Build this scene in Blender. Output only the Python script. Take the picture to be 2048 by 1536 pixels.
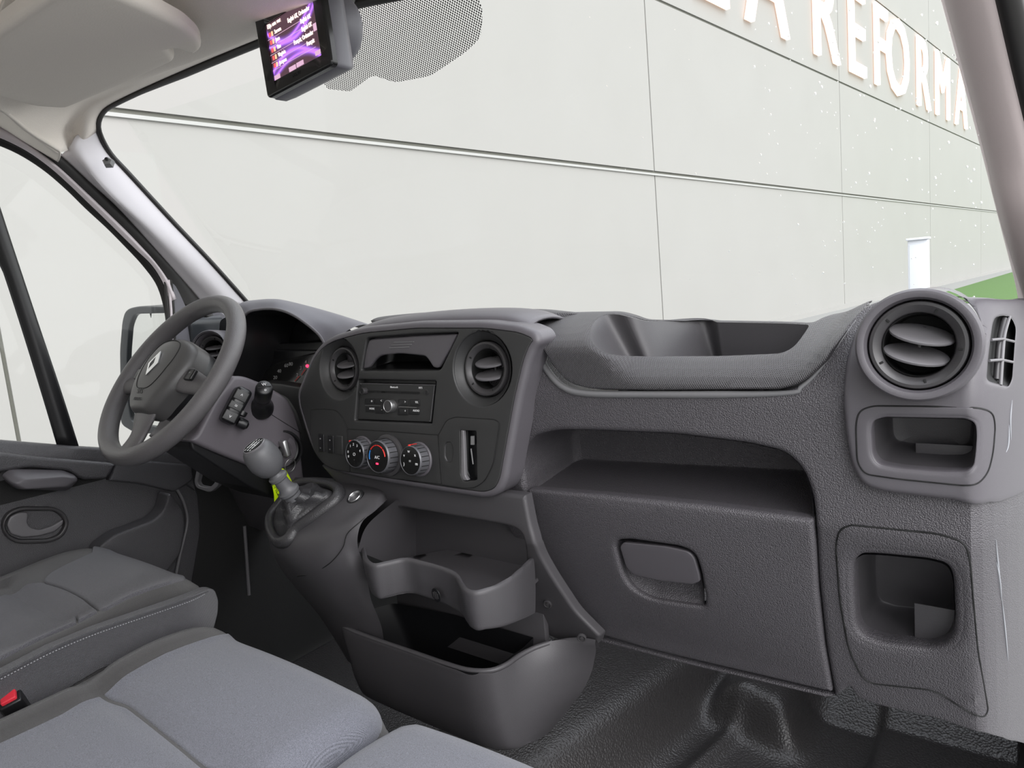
import bpy, bmesh, math, random
import numpy as np
from mathutils import Vector, Matrix
from mathutils.geometry import delaunay_2d_cdt
random.seed(4); rng = np.random.RandomState(5)
scene = bpy.context.scene
for o in list(bpy.data.objects): bpy.data.objects.remove(o)
COL = scene.collection

# ---------------------------------------------------------------- camera
FPX = 1400.0
yaw, pit, rol = math.radians(38), math.radians(7.6), math.radians(5.1)
CAM = np.array([.88, 0, 1.0])
cf = np.array([-math.sin(yaw)*math.cos(pit), math.cos(yaw)*math.cos(pit), -math.sin(pit)])
r0 = np.array([math.cos(yaw), math.sin(yaw), 0.0]); u0 = np.cross(r0, cf)
CU = u0*math.cos(rol)+r0*math.sin(rol); CR = r0*math.cos(rol)-u0*math.sin(rol)
cam = bpy.data.cameras.new('camera'); camo = bpy.data.objects.new('camera', cam); COL.objects.link(camo)
cam.sensor_width = 36; cam.lens = FPX/2048*36; cam.clip_start = .02; cam.clip_end = 400
camo.matrix_world = Matrix(((CR[0], CU[0], -cf[0], CAM[0]), (CR[1], CU[1], -cf[1], CAM[1]), (CR[2], CU[2], -cf[2], CAM[2]), (0, 0, 0, 1)))
scene.camera = camo
# ---------------------------------------------------------------- world and lights: bright overcast day
w = bpy.data.worlds.new('world'); scene.world = w; w.use_nodes = True
nt = w.node_tree; nt.nodes.clear()
out = nt.nodes.new('ShaderNodeOutputWorld'); bg = nt.nodes.new('ShaderNodeBackground')
tc = nt.nodes.new('ShaderNodeTexCoord'); sx = nt.nodes.new('ShaderNodeSeparateXYZ'); rp_ = nt.nodes.new('ShaderNodeValToRGB')
nt.links.new(tc.outputs['Generated'], sx.inputs[0])
mr = nt.nodes.new('ShaderNodeMapRange'); mr.inputs[1].default_value = -.2; mr.inputs[2].default_value = 1
nt.links.new(sx.outputs['Z'], mr.inputs[0]); nt.links.new(mr.outputs[0], rp_.inputs[0])
cr = rp_.color_ramp; cr.elements[0].position = 0; cr.elements[0].color = (.5, .5, .5, 1)
cr.elements[1].position = 1; cr.elements[1].color = (.93, .97, 1.05, 1)
e = cr.elements.new(.2); e.color = (.86, .86, .86, 1)
nt.links.new(rp_.outputs[0], bg.inputs[0]); bg.inputs[1].default_value = 1.0
nt.links.new(bg.outputs[0], out.inputs[0])
sun = bpy.data.lights.new('overcast_sun', 'SUN'); sun.energy = .85; sun.angle = math.radians(50); sun.color = (1, .97, .97)
suno = bpy.data.objects.new('overcast_sun', sun); COL.objects.link(suno)
suno.rotation_euler = Vector((-.75, .35, -.6)).to_track_quat('-Z', 'Y').to_euler()
scene.view_settings.view_transform = 'Standard'; scene.view_settings.look = 'None'
scene.view_settings.gamma = 1; scene.view_settings.use_curve_mapping = False
scene.view_settings.exposure = 1.6
# ---------------------------------------------------------------- helpers
def ray(px, py): return cf+CR*(px-1024)/FPX-CU*(py-768)/FPX
def PX(px, py, X): d = ray(px, py); return CAM+d*(X-CAM[0])/d[0]
def PY(px, py, Y): d = ray(px, py); return CAM+d*(Y-CAM[1])/d[1]
def PZ(px, py, Z): d = ray(px, py); return CAM+d*(Z-CAM[2])/d[2]

class Surf:
    """kind y: (a,b)=(x,z) y=f ; kind z: (x,y) z=f ; kind x: (y,z) x=f.  off moves towards the cabin."""
    def __init__(s, kind, f, lo=.2, hi=4.5): s.k = kind; s.f = f; s.lo = lo; s.hi = hi; s.c = {}
    def ab(s, P): return {'y': (P[0], P[2]), 'z': (P[0], P[1]), 'x': (P[1], P[2])}[s.k]
    def ax(s, P): return {'y': P[1], 'z': P[2], 'x': P[0]}[s.k]
    def pt(s, a, b, off=0.0):
        v = s.f(a, b)
        return {'y': (a, v-off, b), 'z': (a, b, v+off), 'x': (v+off, a, b)}[s.k]
    def pix(s, px, py):
        d = ray(px, py); g = lambda t: s.ax(CAM+d*t)-s.f(*s.ab(CAM+d*t))
        t0 = s.lo; g0 = g(t0); st = .03; t = t0
        while t < s.hi:
            t += st; g1 = g(t)
            if g0*g1 <= 0:
                a, b = t-st, t
                for _ in range(22):
                    m = (a+b)/2
                    if g(m)*g0 <= 0: b = m
                    else: a = m
                return np.array(s.ab(CAM+d*a))
            g0 = g1
        return np.array(s.ab(CAM+d*2.0))

W = {}
def thing(name, label, cat, loc=(0, 0, 0), mat=None, group=None):
    o = bpy.data.objects.new(name, None); COL.objects.link(o); o.empty_display_size = .02
    o.matrix_world = mat.copy() if mat is not None else Matrix.Translation(Vector(tuple(float(q) for q in loc))); W[o.name] = o.matrix_world.copy()
    o['label'] = label; o['category'] = cat
    if group: o['group'] = group
    return o
def tag(o, label, cat, group=None, kind=None):
    o['label'] = label; o['category'] = cat
    if group: o['group'] = group
    if kind: o['kind'] = kind
    return o
def link(me, name, m, parent=None, world=True, label=None, sharp=35):
    o = bpy.data.objects.new(name, me); COL.objects.link(o)
    if m: me.materials.clear(); me.materials.append(m)
    for p in me.polygons: p.use_smooth = True
    if sharp: me.set_sharp_from_angle(angle=math.radians(sharp))
    if parent is not None:
        o.parent = parent
        if world: o.matrix_parent_inverse = W[parent.name].inverted(); W[o.name] = Matrix.Identity(4)
        else: W[o.name] = W[parent.name].copy()
    else: W[o.name] = Matrix.Identity(4)
    if label: o['label'] = label
    return o
def struct(o, label=None, cat=None):
    o['kind'] = 'structure'
    if label: o['label'] = label
    if cat: o['category'] = cat
    return o
def mesh(name, vs, fs):
    me = bpy.data.meshes.new(name); me.from_pydata([tuple(map(float, v)) for v in vs], [], [tuple(f) for f in fs]); me.update(); return me
def fix(me):
    bm = bmesh.new(); bm.from_mesh(me); bmesh.ops.remove_doubles(bm, verts=bm.verts, dist=1e-6)
    bmesh.ops.recalc_face_normals(bm, faces=bm.faces); bm.to_mesh(me); bm.free(); return me

def rpoly(pts, r=8, n=6):
    """polygon with rounded corners; a point may carry its own radius"""
    P = [np.array(p[:2], float) for p in pts]; R = [p[2] if len(p) > 2 else r for p in pts]; o = []
    k = len(P)
    for i in range(k):
        a, b, c = P[i-1], P[i], P[(i+1) % k]; la = np.linalg.norm(a-b); lc = np.linalg.norm(c-b)
        rr = min(R[i], la*.49, lc*.49)
        if rr < 1e-6: o.append(b); continue
        p, q = b+(a-b)/la*rr, b+(c-b)/lc*rr
        for j in range(n+1):
            t = j/n; o.append((1-t)**2*p+2*t*(1-t)*b+t*t*q)
    return o
def cr_open(P, n):
    """Catmull-Rom through P resampled to n points by length"""
    P = np.array(P, float)
    if len(P) == 2:
        t = np.linspace(0, 1, n)[:, None]; return P[0]*(1-t)+P[1]*t
    Q = np.vstack([2*P[0]-P[1], P, 2*P[-1]-P[-2]]); o = []
    for i in range(1, len(Q)-2):
        for t in np.linspace(0, 1, 12, endpoint=False):
            a, b, c, d = Q[i-1], Q[i], Q[i+1], Q[i+2]
            o.append(.5*(2*b+(c-a)*t+(2*a-5*b+4*c-d)*t*t+(3*b-a-3*c+d)*t**3))
    o.append(P[-1]); o = np.array(o); s = np.r_[0, np.cumsum(np.linalg.norm(np.diff(o, axis=0), axis=1))]
    u = np.linspace(0, s[-1], n); return np.stack([np.interp(u, s, o[:, k]) for k in range(o.shape[1])], 1)
def resample(L, sp):
    L = np.array(L); n = len(L); o = []
    for i in range(n):
        a, b = L[i], L[(i+1) % n]; d = np.linalg.norm(b-a)
        if d < 1e-7: continue
        k = max(1, int(math.ceil(d/sp)))
        for j in range(k): o.append(a+(b-a)*j/k)
    o2 = [o[0]]
    for p in o[1:]:
        if np.linalg.norm(p-o2[-1]) > sp*.15: o2.append(p)
    if np.linalg.norm(o2[-1]-o2[0]) < sp*.15: o2.pop()
    return np.array(o2)
def area(L): x, y = L[:, 0], L[:, 1]; return .5*np.sum(x*np.roll(y, -1)-y*np.roll(x, -1))
def inset(L, s):
    """move loop to the left of its direction by s (ccw -> inwards)"""
    d = np.roll(L, -1, 0)-np.roll(L, 1, 0); l = np.linalg.norm(d, axis=1); l[l < 1e-9] = 1; d = d/l[:, None]
    return L+np.stack([-d[:, 1], d[:, 0]], 1)*s
def segdist(P, L, closed=True):
    A = L; B = np.roll(L, -1, 0)
    if not closed: A = L[:-1]; B = L[1:]
    out = np.full(len(P), 1e9); AB = B-A; ll = (AB**2).sum(1); ll[ll < 1e-14] = 1e-14
    for i in range(0, len(P), 2000):
        p = P[i:i+2000, None]; t = np.clip(((p-A)*AB).sum(2)/ll, 0, 1); q = A+AB*t[..., None]
        out[i:i+2000] = np.sqrt(((p-q)**2).sum(2)).min(1)
    return out
def inside(P, L):
    x, y = P[:, 0:1], P[:, 1:2]; A = L; B = np.roll(L, -1, 0)
    c = ((A[:, 1] > y) != (B[:, 1] > y)); dy = B[:, 1]-A[:, 1]; dy = np.where(np.abs(dy) < 1e-12, 1e-12, dy)
    xi = A[:, 0]+(y-A[:, 1])*(B[:, 0]-A[:, 0])/dy
    return (np.sum(c & (x < xi), 1) % 2) == 1
def uvloop(S, pts, r=8, sp=.004, px=True):
    L = rpoly(pts, r)
    if px: L = [S.pix(*q) for q in L]
    L = resample(L, sp)
    if area(L) < 0: L = L[::-1]
    return L
def plate(name, S, outer, mat, parent=None, holes=(), thick=.01, rim=.003, hrim=None, sp=.012, r=8, off=0.0, disp=None, px=True, esp=None, label=None, hthick=None, ho=None):
    """a plate of real thickness lying on surface S, edges rounded by rim"""
    esp = esp or max(.0012, min(sp, rim*1.2 if rim > .002 else .003))
    hrim = rim if hrim is None else hrim
    O = uvloop(S, outer, r, esp, px) if not isinstance(outer, np.ndarray) else outer
    H = []
    for h in holes:
        L = uvloop(S, h, r, esp, px) if not isinstance(h, np.ndarray) else h
        H.append(L)
    V = []; E_ = []
    def addloop(L, con):
        b = len(V); V.extend(L.tolist())
        if con: E_.extend([(b+i, b+(i+1) % len(L)) for i in range(len(L))])
        return b
    bo = addloop(O, True); bh = [addloop(h, True) for h in H]
    ext = []
    for s in (.15, .4, .7, 1.0):
        if rim > 0: ext.append(inset(O, rim*s))
        for h in H:
            if hrim > 0: ext.append(inset(h, -hrim*s))
    lo, hi = O.min(0), O.max(0)
    nx = max(1, int((hi[0]-lo[0])/sp)); ny = max(1, int((hi[1]-lo[1])/sp))
    gx, gy = np.meshgrid(np.linspace(lo[0], hi[0], nx+2)[1:-1], np.linspace(lo[1], hi[1], ny+2)[1:-1])
    G = np.stack([gx.ravel(), gy.ravel()], 1); G = G+(rng.rand(*G.shape)-.5)*sp*.02
    def dist(P):
        d = segdist(P, O)
        return d
    def hdist(P):
        d = np.full(len(P), 1e9)
        for h in H: d = np.minimum(d, segdist(P, h))
        return d
    def ok(P):
        m = inside(P, O)
        for h in H: m &= ~inside(P, h)
        return m
    if len(G): m = ok(G) & (dist(G) > rim+sp*.35) & (hdist(G) > hrim+sp*.35); G = G[m]
    if ext:
        X = np.vstack(ext); k = ok(X) & (dist(X) > rim*.08) & (hdist(X) > hrim*.08); X = X[k]
        G = np.vstack([G, X]) if len(G) else X
    if len(G): V.extend(G.tolist())
    vv, ee, ff, ov, oe, of = delaunay_2d_cdt([Vector(v) for v in V], E_, [], 0, 1e-7)
    P = np.array([tuple(v) for v in vv]); F = np.array([f for f in ff if len(f) == 3])
    C = P[F].mean(1); F = F[ok(C)]
    do = dist(P); dh = hdist(P)
    def q(d, R):
        s = np.clip(R-d, 0, R); return R-np.sqrt(np.maximum(R*R-s*s, 0))
    drop = np.zeros(len(P))
    if rim > 0: drop += q(do, rim)
    if hrim > 0 and H: drop += q(dh, hrim)
    idx = {}
    for i, l in enumerate(ov):
        for j in l: idx[j] = i
    vs = []
    for i, (a, b) in enumerate(P):
        o_ = off-drop[i]
        if disp is not None: o_ += disp(a, b, do[i], dh[i])
        vs.append(S.pt(a, b, o_))
    fs = [tuple(f) for f in F]
    def skirt(b, n, depth, flip, R):
        I = [idx.get(b+i) for i in range(n)]; I = [i for i in I if i is not None]; rows = [I]
        for t in (.0, 1.0):
            row = []
            for i in I:
                a, b2 = P[i]; o_ = off-max(R, 0)-max(depth-R, .0005)*(t if t else .05)
                if disp is not None: o_ += disp(a, b2, do[i], dh[i])
                row.append(len(vs)); vs.append(S.pt(a, b2, o_))
            rows.append(row)
        for r1, r2 in zip(rows, rows[1:]):
            for i in range(len(I)):
                j = (i+1) % len(I)
                if r1[i] != r1[j]: fs.append((r1[i], r2[i], r2[j], r1[j]) if not flip else (r1[j], r2[j], r2[i], r1[i]))
    skirt(bo, len(O), thick, False, rim)
    for b, h in zip(bh, H): skirt(b, len(h), hthick or thick, True, hrim)
    me = fix(mesh(name, vs, fs))
    if ho is not None: ho.extend(H)
    return link(me, name, mat, parent, label=label)
def cup(name, S, loop, mat, parent=None, depth=.05, scale=(.8, .8), shift=(0, 0), off=0.0, br=.3, r=8, px=True, sp=.004, rows=10, label=None, bulge=0.0, solid=0):
    """a pocket going back from a loop on S; scale/shift of its far end; br rounds its far corner"""
    L = uvloop(S, loop, r, sp, px) if not isinstance(loop, np.ndarray) else loop
    c = (L.min(0)+L.max(0))/2; vs = []; fs = []; n = len(L); R = []

    def ring(f, t, sc):
        q = c+(L-c)*np.array([1+(scale[0]-1)*t, 1+(scale[1]-1)*t])*sc+np.array(shift)*t; i = len(vs)
        for a, b in q: vs.append(S.pt(a, b, off-depth*f))
        return i
    ids = []
    for k in range(rows+1): ids.append(ring((1-br)*k/rows, k/rows*(1-br), 1))
    m = 6
    for k in range(1, m+1):
        a = k/m*math.pi/2; ids.append(ring((1-br)+br*math.sin(a), 1-br+br*math.sin(a), 1-.22*br*2*(1-math.cos(a))))
    l = ids[-1]
    for s in (.6, .3): ids.append(len(vs)); cc = np.mean(np.array(vs[l:l+n]), 0); [vs.append(cc+(np.array(v)-cc)*s) for v in vs[l:l+n]]
    for a, b in zip(ids, ids[1:]):
        for i in range(n): j = (i+1) % n; fs.append((a+i, b+i, b+j, a+j))
    fs.append(tuple(ids[-1]+i for i in range(n)))
    return link(fix(mesh(name, vs, fs)), name, mat, parent, label=label)
def loft(name, curves, mat, parent=None, nu=40, nv=40, thick=0, closed=False, label=None, caps=False, tosub=0, lin=False, sharp=50):
    C_ = [cr_open(c, nu) for c in curves]; A = np.array(C_)            # rows x nu x 3
    if lin or len(curves) == 2:
        t = np.linspace(0, len(curves)-1, nv); G = []
        for q in t: i = min(int(q), len(curves)-2); f = q-i; G.append(A[i]*(1-f)+A[i+1]*f)
        G = np.array(G)
    else:
        G = np.stack([cr_open(A[:, j], nv) for j in range(nu)], 1)
    return gridmesh(name, G, mat, parent, closed, thick, label, caps, sharp)
def gridmesh(name, G, mat, parent=None, closed=False, thick=0, label=None, caps=False, sharp=50):
    nv, nu = G.shape[:2]; vs = G.reshape(-1, 3); fs = []
    m = nu if closed else nu-1
    for i in range(nv-1):
        for j in range(m): k = (j+1) % nu; fs.append((i*nu+j, i*nu+k, (i+1)*nu+k, (i+1)*nu+j))
    if caps: fs.append(tuple(range(nu))); fs.append(tuple((nv-1)*nu+j for j in range(nu)))
    me = mesh(name, vs, fs)
    if caps: fix(me)
    else:
        s = 0
        for p in me.polygons: s += (Vector(CAM)-p.center).normalized().dot(p.normal)*p.area
        if s < 0: me.flip_normals()
    o = link(me, name, mat, parent, label=label, sharp=sharp)
    if thick: md = o.modifiers.new('solid', 'SOLIDIFY'); md.thickness = thick; md.offset = -1
    return o
def tubeverts(P, R, seg=12, closed=False, sq=1.0, n0=None):
    P = np.array(P, float); n = len(P)
    if not hasattr(R, '__len__'): R = [R]*n
    T = np.roll(P, -1, 0)-np.roll(P, 1, 0)
    if not closed: T[0] = P[1]-P[0]; T[-1] = P[-1]-P[-2]
    T /= np.maximum(np.linalg.norm(T, axis=1), 1e-9)[:, None]
    a = np.array(n0 if n0 is not None else ([0, 0, 1] if abs(T[0][2]) < .9 else [1, 0, 0]), float); vs = []
    N = a-T[0]*a.dot(T[0]); N /= np.linalg.norm(N)
    for i in range(n):
        N = N-T[i]*N.dot(T[i]); N /= max(np.linalg.norm(N), 1e-9); B = np.cross(T[i], N)
        for k in range(seg):
            t = 2*math.pi*k/seg; vs.append(P[i]+R[i]*(math.cos(t)*N+math.sin(t)*B*sq))
    fs = []
    for i in range(n if closed else n-1):
        for k in range(seg):
            j = (i+1) % n; l = (k+1) % seg; fs.append((i*seg+k, i*seg+l, j*seg+l, j*seg+k))
    if not closed: fs.append(tuple(range(seg))[::-1]); fs.append(tuple((n-1)*seg+k for k in range(seg)))
    return vs, fs
def tube(name, P, R, mat, parent=None, seg=12, closed=False, sq=1.0, world=True, label=None, n0=None):
    vs, fs = tubeverts(P, R, seg, closed, sq, n0); return link(fix(mesh(name, vs, fs)), name, mat, parent, world, label, 60)
def lathe(name, prof, mat, parent=None, seg=48, world=False, M=None, label=None, sharp=40, dz=None):
    vs = []; fs = []
    for r_, z in prof:
        for k in range(seg):
            a = 2*math.pi*k/seg; v = Vector((r_*math.cos(a), r_*math.sin(a), z))
            vs.append(M @ v if M else v)
    n = len(prof)
    for i in range(n-1):
        for k in range(seg): l = (k+1) % seg; fs.append((i*seg+k, i*seg+l, (i+1)*seg+l, (i+1)*seg+k))
    return link(fix(mesh(name, vs, fs)), name, mat, parent, world, label, sharp)
def box(name, c, s, mat, parent=None, M=None, bev=.002, world=True, label=None, seg=3):
    bm = bmesh.new(); bmesh.ops.create_cube(bm, size=1)
    for v in bm.verts: v.co = Vector((v.co.x*s[0]+c[0], v.co.y*s[1]+c[1], v.co.z*s[2]+c[2]))
    if bev: bmesh.ops.bevel(bm, geom=list(bm.edges), offset=min(bev, min(s)*.45), segments=seg, affect='EDGES', profile=.5)
    if M: bmesh.ops.transform(bm, matrix=M, verts=bm.verts)
    me = bpy.data.meshes.new(name); bm.to_mesh(me); bm.free()
    return link(me, name, mat, parent, world, label, 40)
def frame(c, n, up=(0, 0, 1)):
    """matrix whose z is n and whose y is near up"""
    z = Vector(n).normalized(); x = Vector(up).cross(z).normalized(); y = z.cross(x)
    return Matrix(((x.x, y.x, z.x, c[0]), (x.y, y.y, z.y, c[1]), (x.z, y.z, z.z, c[2]), (0, 0, 0, 1)))
def text(name, s, M, size, mat, parent=None, align='CENTER', ext=.0002, world=True, label=None, sx=1.0):
    cu = bpy.data.curves.new(name, 'FONT'); cu.body = s; cu.size = size; cu.align_x = align; cu.align_y = 'CENTER'; cu.extrude = ext; cu.resolution_u = 3
    t = bpy.data.objects.new('t', cu); COL.objects.link(t)
    me = bpy.data.meshes.new_from_object(t.evaluated_get(bpy.context.evaluated_depsgraph_get())); bpy.data.objects.remove(t)
    me.transform(Matrix.Diagonal((sx, 1, 1, 1))); me.transform(M); me.name = name
    return link(me, name, mat, parent, world, label, 30)
def joinobjs(name, obs, parent=None, label=None):
    """merge the meshes of freshly made pieces of ONE part into one mesh"""
    vs = []; fs = []
    for o in obs:
        b = len(vs); vs += [tuple(v.co) for v in o.data.vertices]; fs += [tuple(b+i for i in p.vertices) for p in o.data.polygons]
    m = obs[0].data.materials[0]
    for o in obs: bpy.data.objects.remove(o)
    return link(mesh(name, vs, fs), name, m, parent, label=label)
# ---------------------------------------------------------------- materials
def mat(name, col, rough=.5, grain=None, gs=.3, spec=.5, metal=0, kind='leather', var=0, coat=0, emit=None, es=1):
    m = bpy.data.materials.new(name); m.use_nodes = True; n = m.node_tree; b = n.nodes['Principled BSDF']
    b.inputs['Base Color'].default_value = (*col, 1); b.inputs['Roughness'].default_value = rough
    b.inputs['Specular IOR Level'].default_value = spec; b.inputs['Metallic'].default_value = metal; b.inputs['Coat Weight'].default_value = coat
    if emit: b.inputs['Emission Color'].default_value = (*emit, 1); b.inputs['Emission Strength'].default_value = es
    t = n.nodes.new('ShaderNodeTexCoord')
    def mapcol(fac, amt):
        mx = n.nodes.new('ShaderNodeMix'); mx.data_type = 'RGBA'; mx.inputs[6].default_value = (*[c*(1-amt) for c in col], 1); mx.inputs[7].default_value = (*[min(1, c*(1+amt)) for c in col], 1)
        n.links.new(fac, mx.inputs[0]); n.links.new(mx.outputs[2], b.inputs['Base Color'])
    if grain:
        bp = n.nodes.new('ShaderNodeBump'); bp.inputs['Strength'].default_value = gs; bp.inputs['Distance'].default_value = .0016
        n.links.new(bp.outputs[0], b.inputs['Normal'])
        if kind == 'leather':
            v = n.nodes.new('ShaderNodeTexVoronoi'); v.feature = 'SMOOTH_F1'; v.inputs['Scale'].default_value = grain; v.inputs['Smoothness'].default_value = .25
            nz = n.nodes.new('ShaderNodeTexNoise'); nz.inputs['Scale'].default_value = grain*.4
            mp = n.nodes.new('ShaderNodeMix'); mp.data_type = 'VECTOR'; mp.inputs[0].default_value = .0025
            ad = n.nodes.new('ShaderNodeVectorMath'); ad.operation = 'MULTIPLY_ADD'; ad.inputs[1].default_value = (.5/grain,)*3
            n.links.new(t.outputs['Object'], nz.inputs['Vector']); n.links.new(nz.outputs['Color'], ad.inputs[0]); n.links.new(t.outputs['Object'], ad.inputs[2])
            n.links.new(ad.outputs[0], v.inputs['Vector']); n.links.new(v.outputs['Distance'], bp.inputs['Height']); bp.invert = True
        elif kind == 'fine':
            nz = n.nodes.new('ShaderNodeTexNoise'); nz.inputs['Scale'].default_value = grain; nz.inputs['Detail'].default_value = 2
            n.links.new(t.outputs['Object'], nz.inputs['Vector']); n.links.new(nz.outputs['Fac'], bp.inputs['Height'])
            if var: mapcol(nz.outputs['Fac'], var)
        elif kind == 'weave':
            # crossing threads: product of two sine grids plus fibre noise
            sp_ = n.nodes.new('ShaderNodeSeparateXYZ'); n.links.new(t.outputs['Object'], sp_.inputs[0]); outs = []
            for sgn in (1, -1):
                m1 = n.nodes.new('ShaderNodeMath'); m1.operation = 'MULTIPLY'; m1.inputs[1].default_value = sgn*.75; n.links.new(sp_.outputs['Y'], m1.inputs[0])
                m2 = n.nodes.new('ShaderNodeMath'); m2.operation = 'ADD'; n.links.new(sp_.outputs['X'], m2.inputs[0]); n.links.new(m1.outputs[0], m2.inputs[1])
                mz = n.nodes.new('ShaderNodeMath'); mz.operation = 'MULTIPLY_ADD'; mz.inputs[1].default_value = .6; n.links.new(sp_.outputs['Z'], mz.inputs[0]); n.links.new(m2.outputs[0], mz.inputs[2])
                m3 = n.nodes.new('ShaderNodeMath'); m3.operation = 'MULTIPLY'; m3.inputs[1].default_value = grain; n.links.new(mz.outputs[0], m3.inputs[0])
                m4 = n.nodes.new('ShaderNodeMath'); m4.operation = 'SINE'; n.links.new(m3.outputs[0], m4.inputs[0]); outs.append(m4)
            mm = n.nodes.new('ShaderNodeMath'); mm.operation = 'MULTIPLY'; n.links.new(outs[0].outputs[0], mm.inputs[0]); n.links.new(outs[1].outputs[0], mm.inputs[1])
            n.links.new(mm.outputs[0], bp.inputs['Height'])
            nz = n.nodes.new('ShaderNodeTexNoise'); nz.inputs['Scale'].default_value = 900; nz.inputs['Detail'].default_value = 3; n.links.new(t.outputs['Object'], nz.inputs['Vector'])
            m5 = n.nodes.new('ShaderNodeMath'); m5.operation = 'MULTIPLY_ADD'; m5.inputs[1].default_value = .22; n.links.new(mm.outputs[0], m5.inputs[0]); n.links.new(nz.outputs['Fac'], m5.inputs[2])
            mp2 = n.nodes.new('ShaderNodeMapRange'); mp2.inputs[1].default_value = .25; mp2.inputs[2].default_value = .75; n.links.new(m5.outputs[0], mp2.inputs[0])
            mapcol(mp2.outputs[0], var)
            b.inputs['Sheen Weight'].default_value = .25; b.inputs['Sheen Roughness'].default_value = .5
        elif kind == 'ribs':
            wv = n.nodes.new('ShaderNodeTexWave'); wv.inputs['Scale'].default_value = grain; wv.bands_direction = 'X'; wv.wave_profile = 'SIN'
            rt = n.nodes.new('ShaderNodeMapping'); rt.inputs['Rotation'].default_value = (0, math.radians(-22), 0)
            n.links.new(t.outputs['Object'], rt.inputs[0]); n.links.new(rt.outputs[0], wv.inputs[0])
            w2 = n.nodes.new('ShaderNodeTexWave'); w2.inputs['Scale'].default_value = grain; w2.bands_direction = 'X'
            r2 = n.nodes.new('ShaderNodeMapping'); r2.inputs['Rotation'].default_value = (0, math.radians(40), 0)
            n.links.new(t.outputs['Object'], r2.inputs[0]); n.links.new(r2.outputs[0], w2.inputs[0])
            mx = n.nodes.new('ShaderNodeMath'); mx.operation = 'MULTIPLY_ADD'; mx.inputs[1].default_value = .5; n.links.new(w2.outputs[1], mx.inputs[0]); n.links.new(wv.outputs[1], mx.inputs[2])
            n.links.new(mx.outputs[0], bp.inputs['Height'])
    return m
M_grain = mat('grained_plastic', (.080, .075, .082), .34, 660, .7)
M_grain2 = mat('grained_plastic_door', (.062, .060, .065), .34, 700, .5)
M_fine = mat('smooth_grey_plastic', (.092, .086, .095), .42, 1500, .12, kind='fine', var=.05)
M_stack = mat('fascia_plastic', (.030, .030, .030), .45, 1500, .1, kind='fine', var=.04)
M_ridge = mat('light_ridge_plastic', (.17, .17, .175), .4, 1500, .1, kind='fine', var=.04)
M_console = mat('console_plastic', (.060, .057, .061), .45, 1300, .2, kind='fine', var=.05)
M_ribs = mat('ribbed_pad_plastic', (.082, .078, .083), .45, 140, 1.0, kind='ribs')
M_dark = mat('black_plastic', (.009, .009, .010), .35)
M_gloss = mat('gloss_black', (.012, .012, .012), .15)
M_void = mat('duct_black', (.006, .006, .006), .8)
M_vent = mat('vent_plastic', (.045, .043, .045), .35, 1500, .06, kind='fine', var=.04)
M_vane = mat('vane_plastic', (.15, .145, .152), .32)
M_silver = mat('satin_silver', (.42, .42, .42), .3, metal=.9)
M_knob = mat('knob_silver_grey', (.13, .13, .14), .3, metal=.35)
M_chrome = mat('chrome', (.8, .8, .8), .1, metal=1)
M_white = mat('white_print', (.75, .75, .75), .6)
M_greyp = mat('grey_print', (.28, .28, .28), .6)
M_red = mat('red_print', (.75, .03, .02), .5)
M_blue = mat('blue_print', (.03, .2, .55), .5)
M_redlit = mat('red_lamp', (.6, .0, .02), .4, emit=(1, .02, .06), es=1.6)
M_line = mat('seam_black', (.004, .004, .004), .7)
M_knobm = mat('lever_knob_plastic', (.10, .10, .105), .42, 1500, .1, kind='fine', var=.03)
M_wheel = mat('wheel_rubber', (.105, .10, .103), .33, 900, .45, kind='fine', var=.05)
M_hub = mat('hub_plastic', (.070, .068, .068), .38, 1500, .1, kind='fine', var=.03)
M_shroud = mat('shroud_plastic', (.115, .104, .116), .45, 1500, .1, kind='fine', var=.03)
M_boot = mat('gaiter_leather', (.035, .034, .036), .38, 500, .25)
M_fabL = mat('light_grey_woven_fabric', (.145, .150, .177), .85, 5200, .25, kind='weave', var=.5)
M_fabL2 = mat('light_grey_fabric', (.098, .096, .108), .85, 3800, .5, kind='weave', var=.4)
M_fabD = mat('dark_grey_fabric', (.052, .050, .050), .9, 3900, .4, kind='weave', var=.25)
M_vinyl = mat('side_vinyl_weave', (.064, .063, .070), .5, 3000, .5, kind='weave', var=.3)
M_thread = mat('stitch_thread', (.4, .4, .42), .7)
M_pillar = mat('pale_pillar_plastic', (.60, .58, .60), .5, 900, .06, kind='fine', var=.02)
M_roof = mat('roof_lining', (.74, .69, .63), .95, 900, .35, kind='fine', var=.12)
M_visor = mat('visor_vinyl', (.66, .61, .55), .7, 500, .1, kind='fine', var=.03)
M_roofc = mat('roof_console_plastic', (.52, .45, .44), .55, 1200, .1, kind='fine', var=.03)
M_seal = mat('rubber_seal', (.012, .011, .010), .45)
M_body = mat('painted_door_frame', (.66, .60, .62), .35)
M_sail = mat('sail_panel', (.135, .132, .15), .45, 1500, .08, kind='fine', var=.03)
M_mat = mat('rubber_floor_mat', (.030, .028, .028), .36, 230, .7)
M_carpet = mat('dark_footwell', (.012, .012, .012), .8, 500, .4, kind='fine', var=.2)
M_lime = mat('lime_tag', (.62, .85, .0), .5)
M_mirror = mat('mirror_glass', (.85, .87, .86), .03, metal=1)
M_housing = mat('mirror_housing', (.025, .028, .032), .3)
M_belt = mat('red_buckle_button', (.65, .03, .05), .45)
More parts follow.
